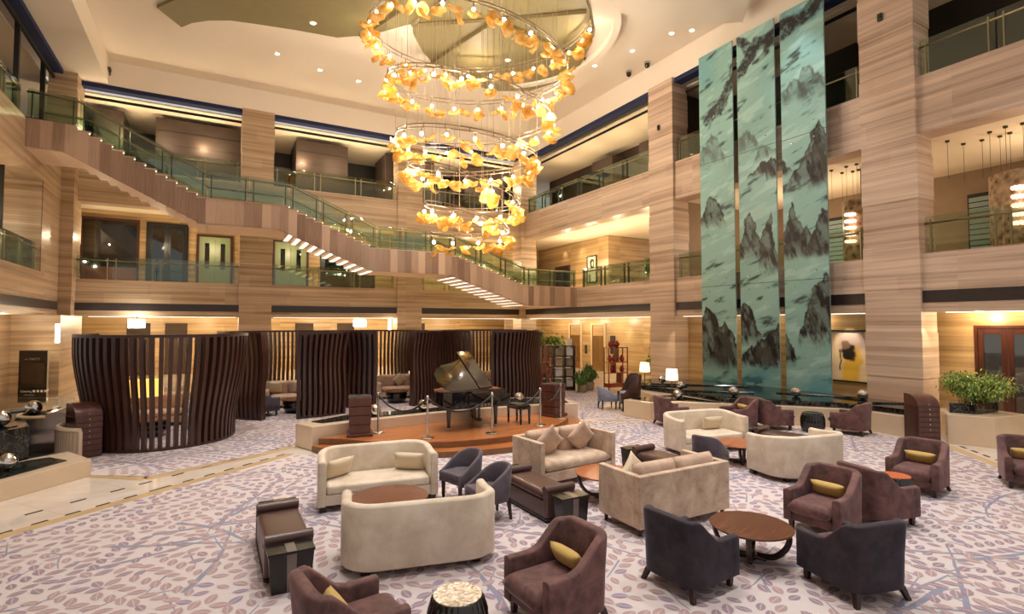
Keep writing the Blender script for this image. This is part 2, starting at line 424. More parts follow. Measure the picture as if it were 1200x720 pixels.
# gallery rooms behind the openings
g = MB(); g.box(XR+.8, 26, -3, 38, F2-.25, F2).box(-12, XL-.8, -3, 38, F2-.25, F2).box(-12, 26, YB+.8, 38, F2-.25, F2)
g.box(XR+.8, 26, -3, 38, F3-.25, F3).box(-12, XL-.8, -3, 38, F3-.25, F3).box(-12, 26, YB+.8, 38, F3-.25, F3)
S('floor_gallery', g, M['cream'])
g = MB()
for z in (Z1+.05, C2, C3):
    g.box(XR+.8, 26, -3, 38, z, z+.06).box(-12, XL-.8, -3, 38, z, z+.06).box(XL-.8, XR+.8, YB+.8, 38, z, z+.06)
S('ceiling_gallery', g, M['gceil'])
# third floor: dark brown panelled blocks with black gaps
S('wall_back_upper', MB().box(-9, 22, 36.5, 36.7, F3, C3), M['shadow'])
pw = MB()
for a, b in ((-5.3, -4.1), (-2.75, 1.6), (4.0, 6.9), (9.2, 12.4), (14.6, 17.6)): pw.box(a, b, 32.5, 35, F3, 13.55)
S('wall_back_panels', pw, M['panelwood'])
gr = MB()
for a, b in ((-2.75, 1.6), (4.0, 6.9), (9.2, 12.4), (14.6, 17.6)):
    for z in (10.8, 11.5, 12.2, 12.9): gr.box(a, b, 32.485, 32.5, z, z+.025)
S('trim_8', gr, M['blackm'])
fr = MB()
for a, b in BB: fr.box(a, b, YB+.75, YB+.8, ZO3-.32, ZO3-.2)
for a, b in RB: fr.box(XR+.75, XR+.8, a, b, ZO3-.34, ZO3-.22)
S('trim_9', fr, M['blackm'])
S('wall_right_upper', MB().box(22.4, 22.6, 18.6, 34, F3, C3).box(21.2, 22.4, 25.2, 27.2, F3, 13.3).box(21.0, 22.4, 20.2, 22.6, F3, 13.2).box(XR+.8, 22.5, 17.7, 17.9, F3, C3), M['panelwood'])
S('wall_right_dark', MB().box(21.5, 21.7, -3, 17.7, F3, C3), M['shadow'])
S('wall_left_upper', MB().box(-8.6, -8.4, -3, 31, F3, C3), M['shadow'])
# second floor far right lobby
S('wall_lobby_upper', MB().box(22, 22.2, 26.7, 36, F2, C2).box(22, 26, 26.6, 26.7, F2, C2).box(17.9, 22, 35, 35.2, F2, C2).box(XR+.8, 26, 18.2, 18.4, F2, C2), M['lobby'])
# second floor back gallery wall
S('wall_back_gallery', MB().box(-9, 19, 33.0, 33.2, F2, C2), M['lobby'])
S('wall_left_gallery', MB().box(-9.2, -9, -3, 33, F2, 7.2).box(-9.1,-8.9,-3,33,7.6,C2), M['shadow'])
S('wall_left_gallery_band', MB().box(-9, -8.9, -3, 33, 7.2, 7.6), M['lobby'])
S('wall_left_pier', MB().box(-7.6, XL-.8, 26.9, 28, F2, C2), M['stone'])
# ground floor corridor
S('wall_corridor', MB().box(-9, 26, 36.6, 36.8, 0, Z1+.1).box(-9.2, -9, 24, 37, 0, Z1+.1), M['lobby'])
cp = MB()
for x in (-4.2, -2.4, 4.6, 7.2, 12.2): cp.box(x, x+1.1, 36.54, 36.6, 0, 2.95)
S('wall_corridor_panels', cp, M['panelwood'])
# lift lobby
S('wall_lift', MB().box(21, 21.3, 18.9, 34, 0, Z1+.1).box(XR, 21, 33, 33.2, 0, Z1+.1), M['lobby'])
S('wall_lift_return', MB().box(20.2, 23, 18.65, 18.9, 0, Z1+.1).box(XR+.8, 20.2, 17.6, 17.8, 0, Z1+.1), M['stone'])
S('wall_mural_back', MB().box(XR+.7, XR+.85, 9.16, 17.1, 0, Z1+.1), M['lobby'])
S('wall_door', MB().box(19.6, 19.8, 6.97, 9.2, 0, Z1+.1).box(19.6, 19.8, -3, 4.2, 0, Z1+.1).box(19.6, 19.8, 4.2, 6.97, 2.84, Z1+.1), M['lobby'])
# glowing soffit edge lines (cove lights) under the first floor
def led(name, lab, x0, x1, y0, y1, z):
    o = MB().box(x0, x1, y0, y1, z, z+.05).build(name, M['ledstrip']); tag(o, lab, 'light strip'); return o
led('cove_light', 'thin glowing cove light above the wooden double doors', XR+.5, XR+.6, -3, 7.3, Z1-.02)
led('cove_light', 'long glowing cove light over the lift lobby opening', XR+.3, XR+.4, 18.7, 30.2, Z1-.02)
led('cove_light', 'thin glowing cove light behind the blue mural panels', XR+.3, XR+.4, 9.3, 17, Z1-.02)
led('cove_light', 'glowing cove light above the nearest slatted booth, under the left gallery', -5.0, 1.0, YB+.3, YB+.4, Z1-.02)
led('cove_light', 'glowing cove light under the gallery between the two back columns', 2.8, 9.3, YB+.3, YB+.4, Z1-.02)
led('cove_light', 'glowing cove light under the gallery below the lower stair landing', 11, 17.6, YB+.3, YB+.4, Z1-.02)

# doors and windows
def door_leaf(root, x0, x1, z0, z1, m, fw=.12, glass='dglass', y=0, th=.05, kick=0.0):
    f = MB().box(x0, x0+fw, y, y+th, z0, z1).box(x1-fw, x1, y, y+th, z0, z1).box(x0+fw, x1-fw, y, y+th, z1-fw*1.3, z1).box(x0+fw, x1-fw, y, y+th, z0, z0+fw*2+kick)
    d = f.build('door_leaf', m, root, bevel=.006)
    MB().box(x0+fw, x1-fw, y+.02, y+.03, z0+fw*2+kick, z1-fw*1.3).build('pane', M[glass], d)
    return d
d1 = thing('door_1', 'reddish wooden double door with dark glass panes behind the planter bush', 'door', (19.6, 6.97, 0), -90)
struct(d1)
MB().box(-.08, .0, -.03, .12, 0, 2.86).box(2.68, 2.77, -.03, .12, 0, 2.86).box(0, 2.68, -.03, .12, 2.78, 2.86).build('door_frame', M['reddoor'], d1)
for k in range(4):
    dl = door_leaf(d1, .0+.67*k, .66+.67*k, 0, 2.78, M['reddoor'], .13)
    MB().tube([(.6+.67*k if k%2==0 else .06+.67*k, -.06, .95), (.6+.67*k if k%2==0 else .06+.67*k, -.06, 1.25)], .015).build('handle', M['metal'], dl)
def bdoor(name, x, w_, ztop, m, z0=F2, y=33.0, leaf=2, glass='dglass', frame=None, kick=0., fw=.14):
    r = thing(name, '', 'door', (x, y, 0)); struct(r)
    MB().box(-.12, 0, -.08, .02, z0, ztop+.12).box(w_, w_+.12, -.08, .02, z0, ztop+.12).box(0, w_, -.08, .02, ztop, ztop+.12).build('door_frame', frame or m, r)
    for k in range(leaf):
        door_leaf(r, w_*k/leaf, w_*(k+1)/leaf-.01, z0, ztop, m, fw, glass, -.06, .05, kick)
    return r
tag(bdoor('door_2', -2.95, 1.62, 8.05, M['blackm']), 'black framed glass double door on the gallery beside the big window')
tag(bdoor('door_3', -.72, 1.5, 7.6, M['greendoor'], frame=M['darkwood'], kick=.5, fw=.26), 'pale green double door on the gallery left of the back column')
tag(bdoor('door_4', 3.0, 1.7, 7.6, M['greendoor'], frame=M['darkwood'], kick=.5, fw=.3), 'pale green double door on the gallery right of the back column')
tag(bdoor('door_5', 5.6, 3.0, 7.6, M['blackm']), 'black framed glass doors on the gallery under the middle stair landing')
fb = MB()
for x0, x1, z1 in ((-2.9,-1.4,8.0),(-.6,.7,7.5),(3.1,4.6,7.5),(5.7,8.5,7.5)): fb.box(x0, x1, 32.985, 32.999, F2, z1)
S('door_dark_filler', fb, M['shadow'])  # dark sheets added behind the panes in place of unlit rooms
wn = thing('window_1', 'big dark gallery window with reddish reflections beside the left corner', 'window', (-5.75, 32.95, 0)); struct(wn)
MB().box(0, .1, -.1, .05, F2, 8.2).box(2.3, 2.4, -.1, .05, F2, 8.2).box(.1, 2.3, -.1, .05, 8.1, 8.2).build('window_frame', M['reddoor'], wn)
MB().box(.1, 2.3, -.02, 0, F2+.9, 8.1).build('pane', M['dglass'], wn)
MB().box(.1, 2.3, -.03, .02, F2, F2+.9).build('window_panel', M['copper'], wn)
tag(bdoor('door_6', 22.0, 1.55, 6.95, M['darkwood'], y=0), 'dark double door on the upper lobby beside the portrait')
o = bpy.data.objects['door_6']; o.location = (21.95, 32.4, 0); o.rotation_euler = (0,0,-PI/2)

# lifts
for k, y in enumerate((29.5, 27.1)):
    L = thing('lift_door', ['bronze lift door behind the bookcase, left of the two lifts', 'bronze lift door right of the call panel, nearer the red shelf'][k], 'lift door', (20.98, y, 0), -90)
    MB().box(0, .14, -.06, .02, 0, 2.95).box(1.3, 1.44, -.06, .02, 0, 2.95).box(.14, 1.3, -.06, .02, 2.85, 2.95).build('door_frame', M['cream'], L, bevel=.01)
    MB().box(.14, .2, -.03, .02, 0, 2.85).box(1.24, 1.3, -.03, .02, 0, 2.85).box(.2, 1.24, -.03, .02, 2.1, 2.16).build('jamb', M['lift'], L)
    MB().box(.2, 1.24, -.02, .02, 2.16, 2.85).build('transom_panel', M['lobby'], L)
    for q in range(2): MB().box(.2+.52*q, .71+.52*q, -.015, .02, 0, 2.1).build('door_leaf', M['lift'], L)
cpn = thing('call_panel', 'small dark lift call panel between the two lift doors', 'call panel', (20.98, 27.75, 0), -90)
MB().box(0, .22, -.03, 0, 1.0, 1.55).build('plate', M['raild'], cpn, bevel=.01); MB().box(.07, .15, -.04, -.03, 1.2, 1.3).build('button', M['metal'], cpn)
sgn = thing('lift_display', 'dark floor display box on the wall right of the lifts', 'display', (20.98, 25.2, 0), -90)
MB().box(0, .42, -.05, 0, 1.1, 2.2).build('case', M['blackm'], sgn, bevel=.01); MB().box(.08, .34, -.055, -.05, 1.75, 2.05).build('screen', M['strip'], sgn)

# carpets with woven leaves and branches
CAR1 = [(-4.6,8.05),(-2.4,9.72),(-.6,11.1),(1.66,12.75),(2.4,12.2),(9.4,12.9),(11.9,11.75),(13.5,10.2),(15.3,7.7),(15.2,6.2),(13.3,4.1),(10.5,1.0),(7,-1),(-4,-1)]
CAR2 = [(-2.0,12.95),(-1.0,12.3),(.9,13.2),(1.75,13.85),(3,14.6),(9.2,13.6),(9.9,13.2),(11.5,12.45),(11.4,14.2),(14.6,17.2),(13,20.5),(10,22.2),(-3.6,22.2),(-3.6,14.6)]
def inside(p, poly):
    c = False; x, y = p; n = len(poly)
    for i in range(n):
        x1, y1 = poly[i]; x2, y2 = poly[(i+1)%n]
        if (y1 > y) != (y2 > y) and x < (x2-x1)*(y-y1)/(y2-y1)+x1: c = not c
    return c
def inset(poly, d):
    cx = sum(p[0] for p in poly)/len(poly); cy = sum(p[1] for p in poly)/len(poly)
    out = []
    for x, y in poly:
        l = math.hypot(x-cx, y-cy); out.append((x-(x-cx)/l*d, y-(y-cy)/l*d))
    return out
def make_carpet(name, poly, seed, z, nb):
    R = random.Random(seed)
    V = []; F = []; MI = []; UV = []
    def face(pts, uvs, mi, zz):
        o = len(V); V.extend((p[0], p[1], zz) for p in pts); F.append(tuple(range(o, o+len(pts)))); MI.append(mi); UV.extend(uvs)
    pin = inset(poly, .03); xs = [p[0] for p in poly]; ys = [p[1] for p in poly]
    a = sum(poly[i][0]*poly[(i+1)%len(poly)][1]-poly[(i+1)%len(poly)][0]*poly[i][1] for i in range(len(poly)))
    base = poly if a > 0 else poly[::-1]
    face(base, [(0,0)]*len(base), 0, z)
    n0 = len(base); V.extend((p[0], p[1], 0.0) for p in base)
    for i in range(n0):
        j = (i+1)%n0; F.append((i, n0+i, n0+j, j)); MI.append(0); UV.extend([(0,0)]*4)
    cells = {}
    def free(x, y, d, put=True):
        k = (int(x/.2), int(y/.2))
        for i in (-1,0,1):
            for j in (-1,0,1):
                for q in cells.get((k[0]+i,k[1]+j), ()):
                    if (q[0]-x)**2+(q[1]-y)**2 < d*d: return False
        if put: cells.setdefault(k, []).append((x, y))
        return True
    half = [(-1,0),(-.7,.55),(-.25,.95),(.2,.95),(.65,.6),(1,0),(.65,-.6),(.2,-.95),(-.25,-.95),(-.7,-.55)]
    def leaf(x, y, ang, L, W, mi):
        if not inside((x, y), pin) or not free(x, y, .142): return
        c, s = math.cos(ang), math.sin(ang)
        zz = z+.0022+.0008*R.random()
        face([(x+c*u*L/2-s*v*W/2, y+s*u*L/2+c*v*W/2) for u, v in half], half, mi, zz)
    def strip(pts, w0, w1):
        n = len(pts); zs = z+.0006+.0012*R.random()
        for i in range(n-1):
            (x0,y0),(x1,y1) = pts[i], pts[i+1]
            if not inside((x0,y0), pin) or not inside((x1,y1), pin): continue
            l = math.hypot(x1-x0,y1-y0) or 1; nx, ny = -(y1-y0)/l, (x1-x0)/l
            a = w0+(w1-w0)*i/(n-1); b = w0+(w1-w0)*(i+1)/(n-1)
            face([(x0-nx*a,y0-ny*a),(x1-nx*b,y1-ny*b),(x1+nx*b,y1+ny*b),(x0+nx*a,y0+ny*a)], [(0,0)]*4, 4, zs)
    def curve(x, y, ang, L, bend, st=.14):
        pts = [(x, y)]; n = max(2, int(L/st))
        for i in range(n):
            ang += bend/n + R.uniform(-.1,.1); x += math.cos(ang)*st; y += math.sin(ang)*st; pts.append((x, y))
        return pts, ang
    for b in range(nb):
        x, y = R.uniform(min(xs), max(xs)), R.uniform(min(ys), max(ys))
        if not inside((x, y), poly): continue
        ang = R.choice((-.35, -.35, 2.8, 1.0)) + R.uniform(-.5,.5); col = R.choice((1,1,2,2,2,3))
        pts, _ = curve(x, y, ang, R.uniform(1.6, 3.0), R.uniform(-.6,.6))
        R.random() < .2 and strip(pts, .04, .01)
        for k in range(2, len(pts), 3):
            px, py = pts[k]; a0 = math.atan2(pts[k][1]-pts[k-1][1], pts[k][0]-pts[k-1][0])
            for sg in (1, -1):
                if R.random() < .2: continue
                tp, _ = curve(px, py, a0+sg*R.uniform(.5,1.0), R.uniform(.7, 1.3), R.uniform(-.4,.4), .17)
                if R.random() < .08: strip(tp[:4], .014, .006)
                for i in range(1, len(tp)):
                    ta = math.atan2(tp[i][1]-tp[i-1][1], tp[i][0]-tp[i-1][0]); sz = R.uniform(.17,.215)
                    for s2 in (1, -1):
                        leaf(tp[i][0]-math.sin(ta)*.1*s2+math.cos(ta)*.03, tp[i][1]+math.cos(ta)*.1*s2+math.sin(ta)*.03, ta+s2*.75, sz, sz*.55, col)
    me = bpy.data.meshes.new(name); me.from_pydata(V, [], F); me.update()
    for k in ('carpet','leaf1','leaf2','leaf3','branch'): me.materials.append(M[k])
    me.polygons.foreach_set('material_index', MI)
    ul = me.uv_layers.new(name='UVMap'); ul.data.foreach_set('uv', [q for p in UV for q in p])
    o = bpy.data.objects.new(name, me); COL.objects.link(o); return o
tag(struct(make_carpet('floor_carpet', CAR1, 3, .012, 900)))
tag(struct(make_carpet('floor_carpet_booths', CAR2, 5, .012, 650)))
# marble path borders
def strip_border(name, pts, w, m, z=.006, dash=None):
    mb = MB()
    for (x0,y0),(x1,y1) in zip(pts, pts[1:]):
        l = math.hypot(x1-x0,y1-y0); nx, ny = -(y1-y0)/l*w/2, (x1-x0)/l*w/2
        segs = [(0,1)] if not dash else [(t*dash[0]/l, min(1,(t*dash[0]+dash[1])/l)) for t in range(int(l/dash[0])+1) if t*dash[0] < l]
        for a, b in segs:
            A = (x0+(x1-x0)*a, y0+(y1-y0)*a); B = (x0+(x1-x0)*b, y0+(y1-y0)*b)
            mb.prism([(A[0]-nx,A[1]-ny),(B[0]-nx,B[1]-ny),(B[0]+nx,B[1]+ny),(A[0]+nx,A[1]+ny)], 0, z)
    return S(name, mb, m)
E1 = [(-4.6,8.05),(-2.4,9.72),(-.6,11.1),(1.66,12.75)]
off = lambda pts, d: [(x-d*.6, y+d*.8) for x, y in pts]
strip_border('floor_border_beige', off(E1,.12), .24, M['beige'])
strip_border('floor_border_dashes', off(E1,.27), .04, M['blackm'], .008, (.42,.2))
strip_border('floor_border_dashes_outer', off(E1,.85), .035, M['blackm'], .008, (.6,.22))
strip_border('floor_border_beige_booths', [(-2.1,13.0),(-1.05,12.15),(.9,13.05),(1.7,13.6)], .2, M['beige'])
strip_border('floor_border_beige_right', [(15.3,6.1),(13.4,4.0),(10.6,.9)], .22, M['beige'])
strip_border('floor_border_dashes_right', [(15.5,5.9),(13.6,3.8),(10.8,.7)], .05, M['blackm'], .008, (.42,.2))
strip_border('floor_border_beige_far', [(9.35,13.05),(11.7,11.95)], .22, M['beige'])
# ---------------------------------------------------------------- gallery railings
def railing(x0, y0, x1, y1, z, label, post='railm', h=1.0, sp=1.9):
    L = math.hypot(x1-x0, y1-y0); a = math.degrees(math.atan2(y1-y0, x1-x0))
    r = thing('glass_railing', label, 'railing', (x0, y0, z), a, 'glass railings of the galleries')
    MB().tube([(0,0,h-.12),(L,0,h-.12)], .035, 8).build('handrail', M['railm'], r, smooth=True)
    n = max(1, round(L/sp)); st = L/n
    pm = None
    for k in range(n):
        for dx in (.16, st-.16):
            p = MB().box(-.02,.02,-.035,.035,0,h+.0).build('post', M[post], r) if pm is None else dup(pm, parent=r)
            if pm is None: pm = p
            p.location = (k*st+dx, .0, 0)
        g = MB().box(k*st+.02, (k+1)*st-.02, -.008, .008, .04, h+.08).build('glass_panel', M['glass'], r)
    return r
yb = YB+.12
railing(-5.9,yb,1.1,yb,ZP3,'top gallery glass railing on the back wall, left of the first back column')
railing(2.68,yb,9.3,yb,ZP3,'top gallery glass railing on the back wall between the two back columns')
railing(10.9,yb,17.6,yb,ZP3,'top gallery glass railing on the back wall behind the chandelier')
railing(-5.9,yb,1.1,yb,ZP2,'lower gallery glass railing in front of the big dark window and black doors')
railing(2.68,yb,9.3,yb,ZP2,'lower gallery glass railing on the back wall under the middle stair flight')
railing(10.9,yb,17.6,yb,ZP2,'lower gallery glass railing on the back wall under the lowest stair flight')
xr = XR+.12
railing(xr,30.1,xr,18.65,ZP3,'top gallery glass railing right of the chandelier, left of the far stone column','raild')
railing(xr,17.05,xr,9.2,ZP3,'top gallery glass railing behind the blue mural')
railing(xr,7.6,xr,0.5,ZP3,'top gallery glass railing right of the near stone column')
railing(xr,24.2,xr,18.65,ZP2,'lower gallery glass railing in front of the portrait lobby','raild')
railing(xr,17.05,xr,9.2,ZP2,'lower gallery glass railing behind the blue mural')
railing(xr,7.6,xr,0.5,ZP2,'lower gallery glass railing in front of the crystal restaurant')
xl = XL-.12
railing(xl,8,xl,26.8,ZP2,'lower gallery glass railing on the left wall')
railing(xl,8,xl,24.4,ZP3,'top gallery glass railing on the left wall above the stair head')

# ---------------------------------------------------------------- staircase along the back
YS = 24.55
stair = thing('staircase', 'long stone staircase with glass railing descending across the back of the hall', 'staircase', (0,0,0))
stair['kind'] = 'thing'
fl = [(-4.44,10.15,-.31,7.95,12),(2.77,7.95,6.58,6.4,11),(10.39,6.4,14.7,4.95,12)]
top = [(-5.9,10.2)]; steps = []
for (xa,za,xb,zb,n) in fl:
    dx, dz = (xb-xa)/n, (zb-za)/n
    top.append((xa, za))
    for k in range(n):
        top.append((xa+dx*k, za+dz*(k+1))); top.append((xa+dx*(k+1), za+dz*(k+1)))
        steps.append((xa+dx*k, xa+dx*(k+1), za+dz*(k+1)-.12))
top.append((18.0, 4.95))
bot = [(18.0,3.9),(14.7,3.9),(10.2,5.35),(6.3,5.35),(2.3,6.95),(-.55,6.95),(-4.9,9.15),(-5.9,9.2)]
MB().prism_y(top+bot, YS, YS+.1).build('spandrel', M['spandrel'], stair)
cap = MB()
for (xa,za),(xb,zb) in zip(top, top[1:]):
    if abs(za-zb) < .03: cap.box(xa-.02, xb+.02, YS-.03, YS+.13, min(za,zb), max(za,zb)+.035)
cap.build('coping', M['stone_side'], stair)
for (a, b, z) in steps:
    MB().box(a, b+.03, YS+.1, YS+2.3, z-.92, z).build('step', M['soffit'], stair)
for (a, b, z) in [(-5.9,-4.44,10.05),(-.31,2.77,7.83),(6.58,10.39,6.28),(14.7,18.0,4.83)]:
    MB().box(a, b, YS+.1, YS+2.3, z-.92, z).build('landing', M['soffit'], stair)
for (a, b, z) in steps[12:]:
    MB().box(a+.02, a+.2, YS+.16, YS+2.2, z-.93, z-.92).build('light_strip', M['ledstrip'], stair)
for (a, b, z) in steps:
    MB().box(a-.022, a+.022, YS-.03, YS-.0, z+.13+.1, z+.13+.135).build('step_light', M['ledstrip'], stair)
hr = [(-7.0,11.3),(-5.9,11.15),(-4.5,11.1),(-.31,8.95),(2.77,8.9),(6.58,7.35),(10.39,7.3),(14.7,5.85),(18,5.85)]
MB().tube([(x, YS+.06, z) for x, z in hr[1:]], .04, 8).build('handrail', M['railm'], stair, smooth=True)
MB().tube([(x, YS+.06, z-.55) for x, z in hr[3:]], .018, 6).build('lower_rail', M['railm'], stair, smooth=True)
MB().tube([(x, YS+2.25, z) for x, z in hr[1:-1]], .04, 8).build('handrail', M['railm'], stair, smooth=True)
def hz(x):
    for (xa,za),(xb,zb) in zip(hr, hr[1:]):
        if xa <= x <= xb: return za+(zb-za)*(x-xa)/(xb-xa)
    return hr[-1][1]
base = [(-5.9,10.2),(-4.44,10.1),(-.31,7.98),(2.77,7.95),(6.58,6.42),(10.39,6.4),(14.7,4.97),(18,4.97)]
def bz(x):
    for (xa,za),(xb,zb) in zip(base, base[1:]):
        if xa <= x <= xb: return za+(zb-za)*(x-xa)/(xb-xa)
    return base[-1][1]
for (xa,za),(xb,zb) in zip(base, base[1:]):
    n = max(1, round((xb-xa)/1.5)); d = (xb-xa)/n
    for k in range(n):
        a, b = xa+d*k+.03, xa+d*(k+1)-.03
        MB().prism_y([(a,bz(a)+.12),(b,bz(b)+.12),(b,hz(b)+.12),(a,hz(a)+.12)], YS+.05, YS+.062).build('glass_panel', M['gglass'], stair)
        MB().prism_y([(a,bz(a)+.0),(b,bz(b)+.0),(b,hz(b)+.1),(a,hz(a)+.1)], YS+2.25, YS+2.262).build('glass_panel', M['gglass'], stair)
        for x in (a+.12, b-.12): MB().box(x-.02, x+.02, YS+.03, YS+.09, bz(x), hz(x)+.05).build('post', M['raild'], stair)

# ---------------------------------------------------------------- painted glass mural (three hanging panels)
def vnoise(x, y, seed):
    xi = np.floor(x).astype(np.int64); yi = np.floor(y).astype(np.int64); xf = x-xi; yf = y-yi
    def h(a, b):
        n = (a*374761393 + b*668265263 + seed*974711) & 0x7fffffff
        n = ((n ^ (n >> 13))*1274126177) & 0x7fffffff
        return ((n ^ (n >> 16)) & 0xffff)/65535.0
    u = xf*xf*(3-2*xf); v = yf*yf*(3-2*yf)
    return (h(xi,yi)*(1-u)+h(xi+1,yi)*u)*(1-v)+(h(xi,yi+1)*(1-u)+h(xi+1,yi+1)*u)*v
def fbm(x, y, seed, o=5, g=.5):
    r = 0; a = 1; t = 0
    for k in range(o): r = r+a*vnoise(x*2**k, y*2**k, seed+k*17); t += a; a *= g
    return r/t
def sstep(a, b, x): t = np.clip((x-a)/(b-a), 0, 1); return t*t*(3-2*t)
L3 = lambda c: np.array([lin(q) for q in c])
MT = [(0.56,8.08,6.67,-0.02,1.16),(0.15,3.67,0.95,-.3,1.3),(1.01,3.0,0.99,0.4,1.75),(2.81,8.88,8.36,2.34,3.21),(3.29,8.87,8.1,2.98,3.86),(2.2,6.96,5.14,1.79,2.91),(3.12,6.9,4.59,2.73,3.4),(3.9,6.98,5.28,3.58,4.33),(4.44,6.03,5.1,3.7,5.27),(5.17,6.54,5.0,4.5,5.6),(4.84,9.3,7.43,4.01,5.32),(5.0,9.7,7.3,4.6,5.46),(5.0,4.5,2.0,4.26,5.5),(1.99,3.61,2.0,1.69,2.64),(2.57,2.11,1.27,1.9,3.3),(3.27,2.9,1.32,2.55,3.94)]
FA = [(4.09,11.4,10.6,3.5,4.6),(4.71,11.8,10.4,4.32,5.39),(0.73,10.5,9.2,0.0,1.3),(2.07,10.2,9.4,1.6,2.6),(2.9,9.6,8.9,2.5,3.4)]
def mural(s, z):
    wx = fbm(s*1.6, z*1.6, 5)-.5; wz = fbm(s*1.6+9, z*1.6, 6)-.5
    c = np.ones(s.shape+(3,))*L3((142,184,176))
    def over(c, col, a): return c*(1-a[...,None])+L3(col)*a[...,None]
    big = fbm(s*.35, z*.3, 3)
    c = over(c, (158,200,194), sstep(.45,.75,big)*.8)
    c = over(c, (112,158,158), sstep(.5,.25,big)*.7)
    c = over(c, (118,178,190), sstep(.55,.8,fbm(s*.5+4, z*.45, 21))*.6*sstep(9,11,z))
    w = fbm((s+z*.25)*1.1, (z-s*.3)*3.6, 31, 5, .55)
    c = over(c, (92,122,118), sstep(.58,.74,w)*.75)
    c = over(c, (46,54,54), sstep(.65,.76,w)*.85)
    c = over(c, (186,220,210), sstep(.42,.28,w)*.5)
    c = over(c, (66,140,156), sstep(1.9,.5,z)*.75*sstep(.35,.6,fbm(s*.8, z*2, 41)))
    def mount(c, lst, alpha, dk):
        for (ps, zp, zb, l, r) in lst:
            S = s+wx*.55; Zz = z+wz*.5
            hw = 1.28*np.where(S < ps, ps-l, r-ps); d = np.abs(S-ps)/np.maximum(hw,.05)
            prof = zb+(zp-zb)*1.06*np.clip(1-d,0,1)**.62
            prof = prof+(fbm(s*7, z*.6, int(ps*100))-.5)*.55*np.clip(1-d,0,1)
            inside = sstep(-.03,.06,prof-Zz)*sstep(1.0,.8,d)
            fade = sstep(zb-.05, zb+(zp-zb)*.35, z)
            tex = fbm(s*6+z*1.5, z*2.2, int(zp*50), 4, .6)
            a = inside*fade*alpha*(.75+.6*sstep(.35,.65,tex))
            c = over(c, (72,70,66), np.clip(a,0,1)*.9)
            c = over(c, dk, np.clip(a*sstep(.45,.7,tex),0,1))
            edge = np.exp(-((prof-Zz-.05)/.07)**2)*inside*fade*alpha
            c = over(c, dk, np.clip(edge,0,1)*.8)
        return c
    c = mount(c, FA, .5, (84,96,92)); c = mount(c, MT, 1.0, (26,24,27))
    def seg(c, pts, w0, w1, a0):
        n = len(pts)-1
        for i in range(n):
            (x0,y0),(x1,y1) = pts[i], pts[i+1]
            S = s+wx*.5; Zz = z+wz*.5
            t = np.clip(((S-x0)*(x1-x0)+(Zz-y0)*(y1-y0))/((x1-x0)**2+(y1-y0)**2),0,1)
            d = np.hypot(S-x0-t*(x1-x0), Zz-y0-t*(y1-y0)); w = w0+(w1-w0)*(i+t)/n
            tex = fbm(s*7, z*7, 77, 4, .6)
            c = over(c, (44,42,44), sstep(w, w*.6, d+(tex-.5)*.16)*a0*(.45+.75*sstep(.35,.6,tex)).clip(0,1))
        return c
    c = seg(c, [(5.2,13.8),(4.6,13.6),(4.07,13.45),(3.32,13.3),(2.8,13.3),(2.43,13.0),(1.97,12.6),(1.46,12.2),(1.17,11.75),(.75,11.4),(.41,11.1)], .42, .22, .95)
    c = seg(c, [(2.43,13.1),(2.15,13.6),(1.7,13.9)], .32, .16, .9)
    c = seg(c, [(1.6,13.1),(1.5,12.4),(1.17,11.79),(0.96,11.3),(0.6,10.9)], .10, .08, .9)
    c = seg(c, [(3.32,13.39),(3.14,12.8),(2.5,12.6)], .2, .1, .9)
    c = seg(c, [(0.1,11.4),(.5,11.3),(.9,11.5)], .13, .08, .8)
    return np.clip(c,0,1)
def vcol(name):
    t = NT(name); a = t.t.nodes.new('ShaderNodeVertexColor'); a.layer_name = 'paint'
    return t.setp(a.outputs['Color'], .4, Specular_IOR_Level=.3)
M['mural'] = vcol('painted_glass')
def painted(name, w, h, nu, nv, fn, parent, m, z0=0.0, y=0.0):
    """flat painted sheet in local x-z, facing -y"""
    u = np.linspace(0, w, nu+1); v = np.linspace(0, h, nv+1); U, V = np.meshgrid(u, v)
    col = fn(U, V+z0)
    mb = MB().grid(lambda a, b: (a*w, y, b*h), nu, nv)
    o = mb.build(name, m, parent)
    at = o.data.color_attributes.new('paint', 'FLOAT_COLOR', 'POINT')
    at.data.foreach_set('color', np.concatenate([col.reshape(-1,3), np.ones(((nu+1)*(nv+1),1))],1).astype(np.float32).ravel())
    return o
MX, MZ0, MZ1 = 17.5, .0, 14.0
for k, (s0, s1, lab) in enumerate(((0,1.63,'leftmost of the three tall turquoise ink landscape glass panels'),(1.84,3.41,'middle one of the three tall turquoise ink landscape glass panels'),(3.64,5.2,'rightmost of the three tall turquoise ink landscape glass panels'))):
    p = thing('mural_panel', lab, 'mural', (MX, 15.24-s0, MZ0), -90, 'turquoise landscape mural panels')
    w = s1-s0
    MB().box(0, w, .006, .05, 0, MZ1-MZ0).build('backing', M['teal'], p)
    painted('painted_glass', w, MZ1-MZ0, 64, 540, lambda a, b: mural(a+s0, b), p, M['mural'], MZ0)
    for z in (9.45-s0*.02, 4.4): MB().box(0, w, -.004, .003, z-MZ0, z-MZ0+.018).build('seam', M['raild'], p)
    for z in (9.2, 9.8, 4.2, 4.7):
        for q in (.25*w, .75*w): MB().tube([(q,-.03,z-MZ0),(q,.0,z-MZ0)], .022, 8).build('fixing_bolt', M['metal'], p)
